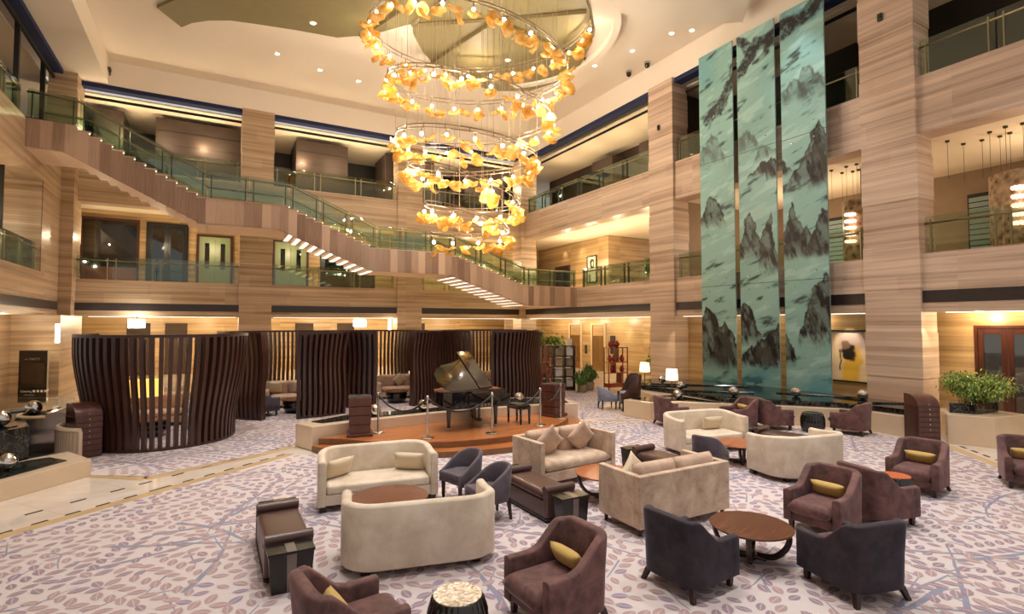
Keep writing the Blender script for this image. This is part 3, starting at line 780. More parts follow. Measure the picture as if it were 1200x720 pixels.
# framed pictures
def fig(a, z):      # generic abstract yellow painting
    c = np.ones(a.shape+(3,))*L3((236,212,176)); n = fbm(a*3, z*3, 8); n2 = fbm(a*6, z*6, 9)
    def over(c, col, m): return c*(1-m[...,None])+L3(col)*m[...,None]
    c = over(c, (226,176,40), sstep(.3,.55,a+n*.3-.1)*sstep(1.05,.85,a+(n-.5)*.3)*sstep(1.35,1.1,z)*.9)
    c = over(c, (150,130,150), sstep(1.0,1.3,z+n*.2)*.7); c = over(c, (226,196,166), sstep(.42,.25,a+n*.2)*.7)
    d = np.hypot((a-.62)/.22, (z-.95)/.28); c = over(c, (40,34,30), sstep(1.15,.8,d+(n2-.5)*1.2))
    d = np.hypot((a-.5)/.16, (z-1.2)/.16); c = over(c, (120,96,80), sstep(1.1,.7,d+(n2-.5)))
    c = over(c, (90,60,40), sstep(.03,.015,np.abs(a-.3+(n-.5)*.1))*sstep(.3,.35,z)*sstep(1.1,1.0,z))
    return np.clip(c,0,1)
pt = thing('framed_painting', 'yellow abstract painting with a dark shape in a black frame beside the mural', 'painting', (18.66, 10.75, .95), -90)
MB().box(0, .05, -.05, .03, 0, 1.75).box(1.25, 1.3, -.05, .03, 0, 1.75).box(.05, 1.25, -.05, .03, 0, .05).box(.05, 1.25, -.05, .03, 1.7, 1.75).build('frame', M['blackm'], pt, bevel=.006)
painted('canvas', 1.2, 1.65, 48, 66, fig, pt, M['mural'], 0).location = (.05, -.01, .05)
def por(a, z):
    c = np.ones(a.shape+(3,))*L3((232,226,196)); n = fbm(a*5, z*5, 4)
    def over(c, col, m): return c*(1-m[...,None])+L3(col)*m[...,None]
    d = np.hypot((a-.47)/.24, (z-1.2)/.33); c = over(c, (50,46,40), sstep(1.1,.9,d+(n-.5)*.5))
    d = np.hypot((a-.52)/.11, (z-1.2)/.18); c = over(c, (214,206,176), sstep(1.05,.85,d))
    c = over(c, (60,56,50), sstep(.12,.08,np.abs(a-.2))*sstep(.6,.5,z)*.8); return np.clip(c,0,1)
pp = thing('framed_portrait', 'pale framed portrait with a dark oval head in the upper lobby', 'picture', (21.96, 28.75, 5.65), -90)
MB().box(0, .06, -.05, .02, 0, 1.8).box(.96, 1.02, -.05, .02, 0, 1.8).box(.06, .96, -.05, .02, 0, .06).box(.06, .96, -.05, .02, 1.74, 1.8).build('frame', M['blackm'], pp)
painted('print', .9, 1.68, 30, 50, por, pp, M['mural'], 0).location = (.06, -.01, .06)

# ---------------------------------------------------------------- spiral chandelier
AX = Vector((8.86, 18.05, 0))
rtv = Vector((.872, -.489, 0)); fwv = Vector((.489, .872, 0))
TZ = [14.6,14.2,12.5,12.26,10.7,10.06,9.15,8.9,7.4,7.4,6.4,6.3]; TR = [4.35,4.1,3.5,3.4,3.0,3.0,2.45,2.5,1.85,1.75,1.5,1.5]
def hel(t):
    k = min(int(t*2), len(TZ)-2); f = t*2-k; f2 = f*f*(3-2*f)
    R = TR[k]+(TR[k+1]-TR[k])*f; z = TZ[k]+(TZ[k+1]-TZ[k])*f2; a = 2*PI*t
    return AX+rtv*(R*math.cos(a)-.2-.06*t)+fwv*(R*math.sin(a)*(.88-.22*min(1,max(0,t-.6))))+Vector((0,0,z)), R
ch = thing('chandelier', 'huge spiral chandelier of amber glass shells and bright bulbs under the ceiling', 'chandelier', (AX.x, AX.y, 6.0))
O6 = Vector((AX.x, AX.y, 6.0))
path = [hel(i/40.0)[0] for i in range(0, 221)]
for dz, dr in ((0,0), (.14,.06)):
    MB().tube([((p-O6).x*(1-dr*.15), (p-O6).y*(1-dr*.15), p.z-6+dz) for p in path], .022, 6).build('ring_tube', M['tube'], ch, smooth=True)
tk = MB()
for i in range(0, 220, 2):
    p = path[i]-O6; tk.tube([(p.x,p.y,p.z-.04),(p.x,p.y,p.z+.16)], .02, 4)
struct_k = tk.build('ring_clips', M['tube'], ch); struct_k['kind'] = 'stuff'
cb = MB()
for i in range(0, 220, 4):
    p = path[i]-O6; cb.tube([(p.x,p.y,p.z+.1),(p.x,p.y,ZC-6.0-.1)], .008, 3, False)
cb.build('suspension_cables', M['cable'], ch)['kind'] = 'stuff'
def shell_pts(L, W, D, seed):
    R = random.Random(seed); ph = R.uniform(0,6)
    def fn(u, v):
        x = (u-.5)*L; prof = math.sin(PI*min(1,max(0,u))**.8)**.6; y = (v-.5)*W*prof
        z = D*(((v-.5)*2)**2*prof + .5*((u-.5)*2)**2) + .04*math.sin(9*u+ph)*abs(v-.5)*2
        return (x, y, z)
    return fn
rs = random.Random(11); items = []; t = 0.02
while t < 5.45:
    p, R = hel(t); t += .56/(2*PI*R)
    for q in range(1 if rs.random() < .35 else 2):
        pos = p+Vector((rs.uniform(-.12,.12), rs.uniform(-.12,.12), -rs.uniform(.42,.55)-.15*q))
        rot = (rs.uniform(-.5,.5), rs.uniform(-.5,.5), rs.uniform(0,6.28)) if q == 0 else (rs.uniform(-1.2,1.2), rs.uniform(-.9,.9), rs.uniform(0,6.28))
        items.append((pos-O6, rot, rs.randrange(4)))
items.sort(key=lambda k: (k[0]+O6-Vector((0,0,2.9))).length)
protos = []
stuffm = MB()
for i, (pos, rot, kind) in enumerate(items):
    if i < 100:
        while len(protos) <= kind: protos.append(None)
        if protos[kind] is None:
            o = MB().grid(shell_pts(.54, .38+.04*kind, .10+.025*kind, kind), 10, 8).build('glass_shell', M['shell'], ch, smooth=True)
            so = o.modifiers.new('t', 'SOLIDIFY'); so.thickness = .012
            protos[kind] = o
        else:
            o = protos[kind].copy(); COL.objects.link(o); o.parent = ch
        o.location = pos; o.rotation_euler = rot
    else:
        fn = shell_pts(.54, .38+.04*kind, .10+.025*kind, kind)
        Mx = Matrix.Translation(pos) @ (Matrix.Rotation(rot[2],4,'Z') @ Matrix.Rotation(rot[1],4,'Y') @ Matrix.Rotation(rot[0],4,'X'))
        stuffm.grid(lambda u, v: tuple(Mx @ Vector(fn(u, v))), 10, 8)
if stuffm.v:
    o = stuffm.build('glass_shells', M['shell'], ch, smooth=True); o['kind'] = 'stuff'
    so = o.modifiers.new('t', 'SOLIDIFY'); so.thickness = .012
t = .01; nb = 0; bp = None
while t < 5.48 and nb < 99:
    p, R = hel(t); t += 1.02/(2*PI*R); q = p-O6
    if bp is None:
        bp = MB().sphere((0,0,-.24), .062, 10, 8).build('bulb', M['bulb'], ch, smooth=True)
        MB().tube([(0,0,-.19),(0,0,-.02)], .018, 6).build('socket', M['tube'], bp); o = bp
    else:
        o = dup(bp, parent=ch)
    o.location = q; nb += 1

# ---------------------------------------------------------------- ceiling fittings
DL = [((3.3,22.3,15.06),'round downlight in the gold ceiling panel left of the chandelier'),((2.32,25.96,ZC),'round ceiling downlight nearest the tip of the gold panel'),((4.29,26.63,ZC),'middle round downlight in the row left of the chandelier'),((6.19,26.92,ZC),'round ceiling downlight just left of the second chandelier turn'),((12.82,19.22,15.06),'round downlight in the gold disc at the chandelier top, right one'),((11.62,21.1,15.06),'round downlight in the gold disc at the chandelier top, left one'),((15.62,19.78,ZC),'round ceiling downlight just right of the gold disc'),((16.23,17.85,ZC),'round ceiling downlight second right of the gold disc'),((16.69,15.94,ZC),'round ceiling downlight left one of the pair under the dropped disc'),((17.26,15.36,ZC),'round ceiling downlight right one of the pair under the dropped disc')]
for (x, y, z), lab in DL:
    t = thing('ceiling_downlight', lab, 'downlight', (x, y, z), 0, 'ceiling downlights')
    MB().lathe([(.09,-.012),(.14,-.015),(.15,0),(.09,0)], 20).build('trim_ring', M['ceil'], t)
    MB().cyl(0,0,-.012,-.004,.085).build('lamp', M['lightw'], t)
for lab, x, y in (('black dome camera on the ceiling above the far stone column',17.55,18.3),('small black ceiling camera just left of the far stone column',17.4,19.4)):
    t = thing('dome_camera', lab, 'camera', (x, y, ZC))
    MB().cyl(0,0,-.1,0,.14).build('mount', M['metal'], t); MB().sphere((0,0,-.16), .13, 12, 8).build('dome', M['black'], t, smooth=True)
t = thing('wall_camera', 'small dark camera on the fascia in the upper left corner', 'camera', (-4.4, 30.4, 14.7)); MB().box(-.06,.06,-.3,-.02,-.06,.06).build('body', M['raild'], t); MB().box(-.02,.02,-.04,.1,-.2,.0).build('bracket', M['raild'], t)
t = thing('air_vent', 'dark slot vent in the ceiling beside the dropped disc', 'vent', (17.3, 13.8, ZC)); MB().box(-.1,.1,-.5,.2,-.02,0).build('grille', M['strip'], t)
# ---------------------------------------------------------------- seating builders (local: faces +y, origin on the floor)
def upath(w, d, r, n=7):
    """U outline: front-left, round the back, to front-right; list of (x,y,nx,ny)"""
    P = []; x0, x1, y0, y1 = -w/2, w/2, -d/2, d/2
    for i in range(7): P.append((x0, y1+(y0+r-y1)*i/6, -1, 0))
    for i in range(1, n): a = PI+PI/2*i/n; P.append((x0+r+r*math.cos(a), y0+r+r*math.sin(a), math.cos(a), math.sin(a)))
    for i in range(7): P.append((x0+r+(w-2*r)*i/6, y0, 0, -1))
    for i in range(1, n): a = 1.5*PI+PI/2*i/n; P.append((x1-r+r*math.cos(a), y0+r+r*math.sin(a), math.cos(a), math.sin(a)))
    for i in range(7): P.append((x1, y0+r+(y1-y0-r)*i/6, 1, 0))
    return P
def shell(w, d, r, th, zb, hf, rake=0.0, rt=.03, zin=None, flare=0.0):
    P = upath(w, d, r); mb = MB(); rings = []
    for (x, y, nx, ny) in P:
        h = hf(x, y); zi = zb if zin is None else zin
        prof = [(0, zb), (0, zb+(h-zb)*.5), (0, h-rt), (rt*.35, h-rt*.3), (th*.5, h), (th-rt*.35, h-rt*.3), (th, h-rt), (th, zi+(h-zi)*.4), (th, zi)]
        ring = []
        for (o, z) in prof:
            k = max(0.0, min(1.0, -y/(d/2)+.15)); sh = rake*max(0, z-.3)*k
            fl = flare*max(0, z-zb)
            ring.append((x-nx*o+nx*fl, y-ny*o-sh+ny*fl, z))
        rings.append(ring)
    m = len(rings[0]); vs = [p for q in rings for p in q]; n = len(rings)
    fs = [(i*m+j, i*m+(j+1)%m, (i+1)*m+(j+1)%m, (i+1)*m+j) for i in range(n-1) for j in range(m)]
    fs = [f[::-1] for f in fs]
    fs += [tuple(range(m)), tuple((n-1)*m+j for j in range(m))[::-1]]
    mb.add(vs, fs); return mb
def smooth01(a, b, x): t = max(0, min(1, (x-a)/(b-a))); return t*t*(3-2*t)
def legs(root, spots, h, m, r0=.028, r1=.018, splay=.0):
    for (x, y) in spots:
        sx = math.copysign(splay, x); sy = math.copysign(splay, y)
        mb = MB().add([(x-r0,y-r0,h),(x+r0,y-r0,h),(x+r0,y+r0,h),(x-r0,y+r0,h),(x+sx-r1,y+sy-r1,0),(x+sx+r1,y+sy-r1,0),(x+sx+r1,y+sy+r1,0),(x+sx-r1,y+sy+r1,0)],
            [(0,1,2,3),(7,6,5,4),(4,5,1,0),(5,6,2,1),(6,7,3,2),(7,4,0,3)])
        mb.build('leg', m, root)
def armchair(label, loc, ang, fab='brown'):
    t = thing('armchair', label, 'armchair', loc, ang-90, 'velvet armchairs')
    w, d = .76, .77
    hf = lambda x, y: .56+.285*smooth01(.08, -.30, y)-.05*(abs(x)/.38)**5*smooth01(-.2,-.34,y)
    shell(w, d, .19, .11, .13, hf, .09).build('backrest', M[fab], t, smooth=True, bevel=.02)
    MB().box(-.29,.29,-.3,.37,.13,.27).build('seat_frame', M['brown'], t, bevel=.03, seg=3)
    c = MB().pillow(.55,.72,.2,(0,.12,.345),7,.42,16); c.build('seat_cushion', M['brown'], t, smooth=True, merge=True)
    legs(t, [(-.30,.31),(.30,.31)], .14, M['leg'], .032, .024)
    legs(t, [(-.29,-.31),(.29,-.31)], .14, M['leg'], .032, .022, .05)
    return t
def throw(label, loc, ang, w, h, th, m, tilt=-20, roll=0, cat='pillow', name='lumbar_pillow', group=None, p=2.6, pinch=.06):
    o = MB().pillow(w, h, th, (0,0,0), p, .5, 14, None, 0, pinch).build(name, M[m], None, smooth=True, merge=True)
    o.rotation_euler = (Matrix.Rotation(math.radians(ang-90),3,'Z') @ Matrix.Rotation(math.radians(90+tilt),3,'X') @ Matrix.Rotation(math.radians(roll),3,'Z')).to_euler()
    o.location = loc; return tag(o, label, cat, group)
def loc_in(loc, ang, x, y, z):
    a = math.radians(ang-90); return (loc[0]+math.cos(a)*x-math.sin(a)*y, loc[1]+math.sin(a)*x+math.cos(a)*y, loc[2]+z)

A = [ # label, x, y, facing, fabric, pillow label
 ('brown velvet armchair front centre with mustard pillow, right of the pebble-topped drum stool', 3.02, 4.47, 184, 'brown', 'mustard lumbar pillow in the front centre brown armchair'),
 ('brown velvet armchair cut off by the bottom edge, left of the pebble-topped drum stool', 1.04, 4.64, 8, 'brown', 'mustard lumbar pillow in the armchair left of the pebble-topped stool'),
 ('brown velvet armchair facing the near round coffee table, with mustard pillow', 7.54, 4.47, 186, 'brown', 'mustard lumbar pillow in the armchair right of the near round coffee table'),
 ('dark velvet armchair seen from behind, left of the near round coffee table', 4.70, 4.33, 4, 'navy', None),
 ('worn navy and brown velvet armchair nearest the bottom right, seen from behind', 6.16, 3.36, 76, 'navy', None),
 ('plum velvet armchair with its back turned, left of the orange-topped drum stool', 8.58, 4.32, -11, 'brown', None),
 ('brown velvet armchair with mustard pillow, right of the orange-topped drum stool', 10.78, 4.72, 188, 'brown', 'mustard lumbar pillow in the armchair right of the orange-topped stool'),
 ('brown velvet armchair cut off by the right edge of the view', 12.72, 3.86, 208, 'brown', 'mustard lumbar pillow in the armchair at the right edge'),
 ('brown velvet armchair beside the planter wall, left of the drawer pedestal near the door', 14.80, 8.0, 100, 'brown', 'mustard lumbar pillow in the armchair left of the drawer pedestal near the door'),
 ('brown velvet armchair by the planter, left of the all-black drum stool', 13.62, 9.45, -28, 'brown', None),
 ('brown velvet armchair by the planter under the middle mural panel', 12.86, 9.95, 160, 'brown', 'mustard lumbar pillow in the armchair under the middle mural panel'),
 ('brown velvet armchair in front of the planter corner with the table lamp', 11.46, 11.16, -20, 'brown', None),
]
for lab, x, y, an, fab, pl in A:
    armchair(lab, (x, y, .012), an, fab)
    if pl: throw(pl, loc_in((x,y,.012), an, .0, -.13, .55), an, .46, .2, .13, 'yellow', -28, 0, group='mustard lumbar pillows', p=3.5)

def curved_sofa(label, loc, ang, w=1.80, d=.92):
    t = thing('curved_sofa', label, 'sofa', loc, ang-90, 'cream curved sofas')
    hf = lambda x, y: .78+.06*smooth01(.3, -.4, y)
    shell(w, d, .40, .12, .09, hf, .02, .04).build('backrest', M['creamv'], t, smooth=True, bevel=.02)
    ins = [(-w/2+.12, d/2-.02)]+[(x-nx*.115, y-ny*.115) for x, y, nx, ny in upath(w, d, .40) if y < d/2-.05]+[(w/2-.12, d/2-.02)]
    MB().prism(ins, .1, .26).build('seat_base', M['creamv'], t, bevel=.015)
    ins2 = [(x*.99, y*.98+.015) for x, y in ins]; ins3 = [(x*.975, y*.965+.01) for x, y in ins]
    MB().prism(ins2, .262, .40, 0, ins3).build('seat_cushion', M['creamv'], t, bevel=.04, seg=4)
    for (x, y) in ((-w/2+.08,d/2-.1),(w/2-.08,d/2-.1),(-w/2+.28,-d/2+.2),(w/2-.28,-d/2+.2)):
        MB().box(x-.05,x+.05,y-.05,y+.05,0,.1).build('leg', M['leg'], t)
    return t
SO = [('cream curved sofa facing the camera, in front of the piano stage', 2.42, 8.9, 262),
      ('cream curved sofa in the left foreground, seen from behind', 2.28, 6.40, 77),
      ('cream curved sofa facing the camera, in front of the planter wall', 9.92, 8.68, 261),
      ('cream curved sofa on the right, seen from behind near the plum armchairs', 9.84, 6.30, 78)]
for lab, x, y, an in SO: curved_sofa(lab, (x, y, .012), an, 1.66 if x > 9.5 and y < 7 else 1.86)
for (x, y, an, sx, ro, lab) in ((2.42,8.9,262,.60,0,'cream satin pillow at the left end of the sofa before the piano stage'),(2.42,8.9,262,-.55,0,'cream satin pillow at the right end of the sofa before the piano stage'),(9.92,8.68,261,.62,0,'cream satin pillow half hidden at the left end of the sofa by the planter'),(9.92,8.68,261,-.42,0,'cream satin pillow at the right end of the sofa by the planter')):
    throw(lab, loc_in((x,y,.012), an, sx, -.06 if abs(sx) > .5 else -.16, .55), an+(38 if sx > .5 else (-30 if sx < -.5 else 0)), .54, .32, .17, 'satin', -22, 0, group='cream satin pillows', p=3)

def slab_sofa(label, loc, ang, w=1.80, d=.88):
    t = thing('slab_sofa', label, 'sofa', loc, ang-90, 'beige velvet square sofas')
    MB().box(-w/2,w/2,-d/2,-d/2+.1,.11,.82).build('backrest', M['beigev'], t, bevel=.018, seg=3)
    for s in (-1, 1): MB().box(s*w/2, s*(w/2-.1), -d/2+.1, d/2, .11, .82).build('arm', M['beigev'], t, bevel=.018, seg=3)
    MB().box(-w/2+.1,w/2-.1,-d/2+.1,d/2-.02,.11,.28).build('seat_base', M['beigev'], t, bevel=.01)
    MB().pillow(w-.21,d-.12,.2,(0,.05,.37),10,.4,16).build('seat_cushion', M['beigev'], t, smooth=True, merge=True)
    Rx = Matrix.Rotation(math.radians(78),4,'X')
    for s in (-1, 1): MB().pillow((w-.24)/2,.52,.22,(s*(w-.22)/4,-d/2+.22,.67),7,.42,14,Rx).build('back_cushion', M['rose'], t, smooth=True, merge=True)
    for (x, y) in ((-w/2+.08,d/2-.08),(w/2-.08,d/2-.08),(-w/2+.08,-d/2+.08),(w/2-.08,-d/2+.08)):
        MB().tube([(x,y,.12),(x,y,0)],[.035,.022],8).build('leg', M['leg'], t)
    return t
SD = (5.83, 8.36, .012); slab_sofa('beige velvet square sofa facing the camera with two diamond pillows', SD, 275)
SE = (5.95, 5.93, .012); slab_sofa('beige velvet square sofa in the middle, seen from behind', SE, 90)
throw('rose beige diamond pillow on the left of the square sofa facing the camera', loc_in(SD,275,.36,-.02,.72), 275, .50,.50,.17,'rose',-18,45,'pillow','throw_pillow','diamond throw pillows',2.4,.1)
throw('rose beige diamond pillow on the right of the square sofa facing the camera', loc_in(SD,275,-.42,-.02,.72), 270, .50,.50,.17,'rose',-18,45,'pillow','throw_pillow','diamond throw pillows',2.4,.1)
throw('cream diamond pillow whose corner shows over the back of the middle square sofa', loc_in(SE,90,-.52,.06,.68), 90, .50,.50,.17,'satin',-15,45,'pillow','throw_pillow','diamond throw pillows',2.4,.1)

def tub(label, loc, ang, m='grey', group='slate velvet tub chairs'):
    t = thing('tub_chair', label, 'chair', loc, ang-90, group)
    w, d = .58, .58
    hf = lambda x, y: .46+.32*smooth01(.31, -.31, y)**.75
    shell(w, d, .285, .06, .28, hf, .08, .03, .3).build('backrest', M[m], t, smooth=True)
    ins = [(x-nx*.05, y-ny*.05) for x, y, nx, ny in upath(w, d, .285)]
    MB().prism(ins, .30, .37).build('seat_frame', M[m], t, bevel=.01)
    MB().prism([(x*.99,y*.99+.02) for x, y in ins], .37, .47).build('seat_cushion', M[m], t, bevel=.03, seg=3)
    legs(t, [(-.22,.25),(.22,.25)], .31, M['leg'], .026, .016); legs(t, [(-.19,-.2),(.19,-.2)], .31, M['leg'], .026, .016, .03)
    return t
tub('slate velvet tub chair left of the pair beside the cream sofas', (3.68, 8.2, .012), 195)
tub('slate velvet tub chair right of the pair, behind the foreground cream sofa', (3.67, 7.2, .012), 180)
tub('slate velvet tub chair seen from behind between the middle and right sofas', (8.38, 7.2, .012), 15)
tub('small grey-blue tub chair far back near the red shelf', (11.75, 14.35, .012), -20, 'bluegrey')
hb = thing('high_back_chair', 'tall wooden-backed chair with pale blue seat beside the planter corner', 'chair', (12.25, 13.78, .012), 60)
MB().add([(-.34,-.3,.25),(.34,-.3,.25),(.34,.3,.25),(-.34,.3,.25),(-.34,-.3,.5),(.34,-.3,.5),(.34,.3,.5),(-.34,.3,.5)],[(3,2,1,0),(4,5,6,7),(0,1,5,4),(1,2,6,5),(2,3,7,6),(3,0,4,7)]).build('seat_frame', M['grey'], hb, bevel=.02)
shell(.74,.66,.2,.05,.25,lambda x,y: .6+.62*smooth01(.25,-.1,y),.06,.02).build('backrest', M['darkwood'], hb, smooth=True)
MB().pillow(.58,.5,.16,(0,.03,.55),8,.4,12).build('seat_cushion', M['bluegrey'], hb, smooth=True, merge=True)
MB().pillow(.5,.36,.14,(0,-.16,.8),6,.4,12,Matrix.Rotation(1.4,4,'X')).build('back_cushion', M['bluegrey'], hb, smooth=True, merge=True)
legs(hb, [(-.28,.25),(.28,.25),(-.28,-.25),(.28,-.25)], .26, M['leg'], .03, .02, .02)

# ---------------------------------------------------------------- tables
def ctable(label, loc, ang, r=.48, h=.42, m='walnut'):
    t = thing('coffee_table', label, 'coffee table', loc, ang, 'round coffee tables')
    MB().lathe([(.01,h-.035),(r-.03,h-.035),(r,h-.02),(r,h-.004),(r-.006,h),(.01,h)], 48).build('tabletop', M[m], t, smooth=False, bevel=.003)
    for k in range(4):
        a = PI/2*k+.4
        prof = [(r-.08,h-.03),(r-.06,h*.72),(r-.11,h*.42),(r-.24,h*.16),(.06,.06)]
        pts = [(math.cos(a)*q, math.sin(a)*q, z) for q, z in prof]
        fine = []
        for i in range(len(pts)-1):
            for j in range(4):
                u = j/4; p0 = Vector(pts[max(i-1,0)]); p1 = Vector(pts[i]); p2 = Vector(pts[i+1]); p3 = Vector(pts[min(i+2,len(pts)-1)])
                fine.append(.5*((2*p1)+(p2-p0)*u+(2*p0-5*p1+4*p2-p3)*u*u+(3*p1-p0-3*p2+p3)*u**3))
        fine.append(Vector(pts[-1]))
        MB().tube(fine, .022, 4, True, 0, 1.6).build('leg', M['leg'], t)
    MB().cyl(0,0,0,.11,.05,.045,8).build('hub', M['leg'], t)
    for k in range(4):
        a = PI/2*k+.4; MB().tube([(math.cos(a)*.03,math.sin(a)*.03,.04),(math.cos(a)*.17,math.sin(a)*.17,.018)],[.03,.018],6).build('foot', M['leg'], t)
    return t
ctable('walnut round coffee table with curved legs, nearest, among dark armchairs', (5.83,4.37,.012), 10)
ctable('walnut round coffee table between the two beige square sofas', (5.72,7.02,.012), 30, .5, .44, 'orangew')
ctable('round coffee table half hidden between the two left cream sofas', (2.28,7.68,.012), 0, .55, .40, 'walnut')
ctable('round coffee table between the two right cream sofas', (9.62,7.40,.012), 20, .5, .43, 'orangew')
def drum(label, loc, top, r=.275, h=.5):
    t = thing('drum_stool', label, 'stool', loc, 0, 'ribbed black drum stools')
    n = 28; N = n*4
    prof = [(r*.82,0),(r*.9,.05),(r*.99,.16),(r,h*.5),(r*.98,h*.75),(r*.9,h-.06),(r*.84,h-.01),(r*.80,h)]
    MB().lathe(prof, N, (0,0,0), 0, lambda k, i: 1-.055*(abs(math.cos(PI*k*n/N))**2 if 0 < i < 7 else .5)).build('barrel', M['black'], t, smooth=True)
    MB().lathe([(.01,h),(r*.78,h),(r*.78,h+.008),(.01,h+.012)], 36).build('top_disc', M[top], t)
    return t
drum('black ribbed drum stool with pebble mosaic top at the bottom edge', (1.93,4.42,.012), 'mosaic')
M['orangetop'] = plain('orange_top', rgb(190,98,56), .35)
drum('black ribbed drum stool with orange wooden top between plum armchairs', (9.42,4.46,.012), 'orangetop')
drum('all-black ribbed drum stool in front of the planter wall', (14.1,8.62,.012), 'black', .3)

def daybed(label, loc, ang, L=1.32, w=.52):
    t = thing('daybed_bench', label, 'bench', loc, ang, 'brown leather daybeds')   # long axis x
    MB().box(-L/2+.02,L/2-.02,-w/2+.01,w/2-.01,.06,.30).build('base', M['leather'], t, bevel=.01)
    MB().box(-L/2,L/2,-w/2,w/2,.035,.06).build('plinth', M['leg'], t)
    MB().pillow(L-.22,w+.005,.15,(0,0,.36),12,.38,14).build('mattress', M['leather'], t, smooth=True, merge=True)
    for s in (-1, 1):
        MB().box(s*(L/2), s*(L/2-.11), -w/2, w/2, .06, .46).build('end_panel', M['leather'], t, bevel=.03, seg=4)
        b = MB().tube([(s*(L/2-.06),-w/2,.46),(s*(L/2-.06),w/2,.46)], .065, 14); b.build('bolster', M['leather'], t, bevel=.01)
    for x in (-L/2+.06, L/2-.06):
        for y in (-w/2+.05, w/2-.05): MB().cyl(x,y,0,.04,.02,.026,10).build('foot', M['leg'], t)
    return t
def smoke_table(label, loc, ang, w=.46, d=.24, h=.44):
    t = thing('smoked_side_table', label, 'side table', loc, ang, 'smoked acrylic side tables')
    k = .86
    bot = [(-w/2*k,-d/2*k),(w/2*k,-d/2*k),(w/2*k,d/2*k),(-w/2*k,d/2*k)]; topp = [(-w/2,-d/2),(w/2,-d/2),(w/2,d/2),(-w/2,d/2)]
    MB().prism(bot, 0, h-.03, 0, topp).build('body', M['smoke'], t, bevel=.004)
    MB().box(-w/2-.01,w/2+.01,-d/2-.01,d/2+.01,h-.03,h).build('top', M['smoke'], t, bevel=.004)
    b = MB().box(-.05,.05,-d/2-.011,d/2+.011,h,h+.002)
    b.add([(-.045,-d/2*k-.003,.0),(.045,-d/2*k-.003,.0),(.05,-d/2-.003,h-.03),(-.05,-d/2-.003,h-.03)],[(0,1,2,3)])
    b.build('band', M['smokeband'], t); return t
daybed('brown leather daybed at the left, beside the foreground cream sofa', (.80,7.22,.012), 90)
smoke_table('smoked acrylic side table at the near end of the left daybed', (.79,6.37,.012), 0)
smoke_table('smoked acrylic side table at the far end of the left daybed', (.83,8.06,.012), 180)
daybed('brown leather daybed left of the square sofas', (4.50,7.22,.012), 91)
smoke_table('smoked acrylic side table at the near end of the daybed left of the square sofas', (4.53,6.34,.012), 0)
smoke_table('smoked acrylic side table at the far end of the daybed left of the square sofas', (4.47,8.06,.012), 180)
daybed('brown leather daybed right of the two square sofas', (7.42,7.32,.012), 92)
smoke_table('smoked acrylic side table at the far end of the daybed right of the square sofas', (7.36,8.16,.012), 180)
daybed('brown leather daybed behind the right-hand cream sofa', (11.25,7.45,.012), 98)
smoke_table('smoked acrylic side table at the far end of the rightmost daybed', (11.08,8.30,.012), 188)
smoke_table('smoked acrylic side table at the near end of the rightmost daybed', (11.40,6.60,.012), 8)

# ---------------------------------------------------------------- stage and piano
def arcpts(c, r, a0, a1, n): return [(c[0]+r*math.cos(a0+(a1-a0)*i/n), c[1]+r*math.sin(a0+(a1-a0)*i/n)) for i in range(n+1)]
up = [(2.15,12.84),(2.6,12.55),(3.06,12.0),(3.5,11.62),(4.0,11.34),(4.6,11.1),(5.27,10.96),(5.8,10.92),(6.3,10.96),(6.9,11.1),(7.4,11.32),(7.9,11.62),(8.35,11.95),(8.75,12.35),(9.0,12.75),(8.3,13.19),(6.8,13.35),(5,13.33),(3.3,13.15)]
lo = [(2.0,12.82),(2.1,12.6),(2.5,12.1),(3.0,11.62),(3.6,11.22),(4.34,10.86),(5.1,10.6),(5.96,10.52),(6.6,10.6),(7.3,10.82),(8.0,11.2),(8.6,11.65),(9.1,12.2),(9.4,12.78),(8.3,13.19),(6.8,13.35),(5,13.33),(3.3,13.15)]
sg = thing('stage', 'low curved wooden stage with two steps under the grand piano', 'stage', (0,0,0))
MB().prism(lo, 0.012, .13).build('lower_step', M['stepd'], sg); MB().prism(lo, .13, .152).build('lower_tread', M['step'], sg, bevel=.006)
MB().prism(up, .152, .275).build('upper_riser', M['stepd'], sg); MB().prism(up, .275, .30).build('deck', M['step'], sg, bevel=.006)
pl = thing('stage_planter', 'long cream stone planter with dark water behind the piano stage', 'planter', (0,0,0))
front = [(2.02,12.92),(3.3,13.16),(5.0,13.34),(6.8,13.36),(8.3,13.2),(9.45,12.85)]; back = [(9.75,13.9),(8.6,14.95),(7,14.6),(5.3,14.25),(3.1,14.3),(1.75,13.6)]
rim = front+back
MB().prism(rim, 0.012, .55).build('box', M['cream'], pl, bevel=.01)
cxp = (5.6,13.6); inn = [(2.3,13.26),(3.3,13.42),(5.0,13.56),(6.8,13.57),(8.3,13.42),(9.3,13.12),(9.5,13.75),(8.5,14.7),(7,14.4),(5.3,14.05),(3.1,14.1),(2.1,13.55)]
MB().prism(inn, .55, .575).build('water', M['granite'], pl, bevel=.004)

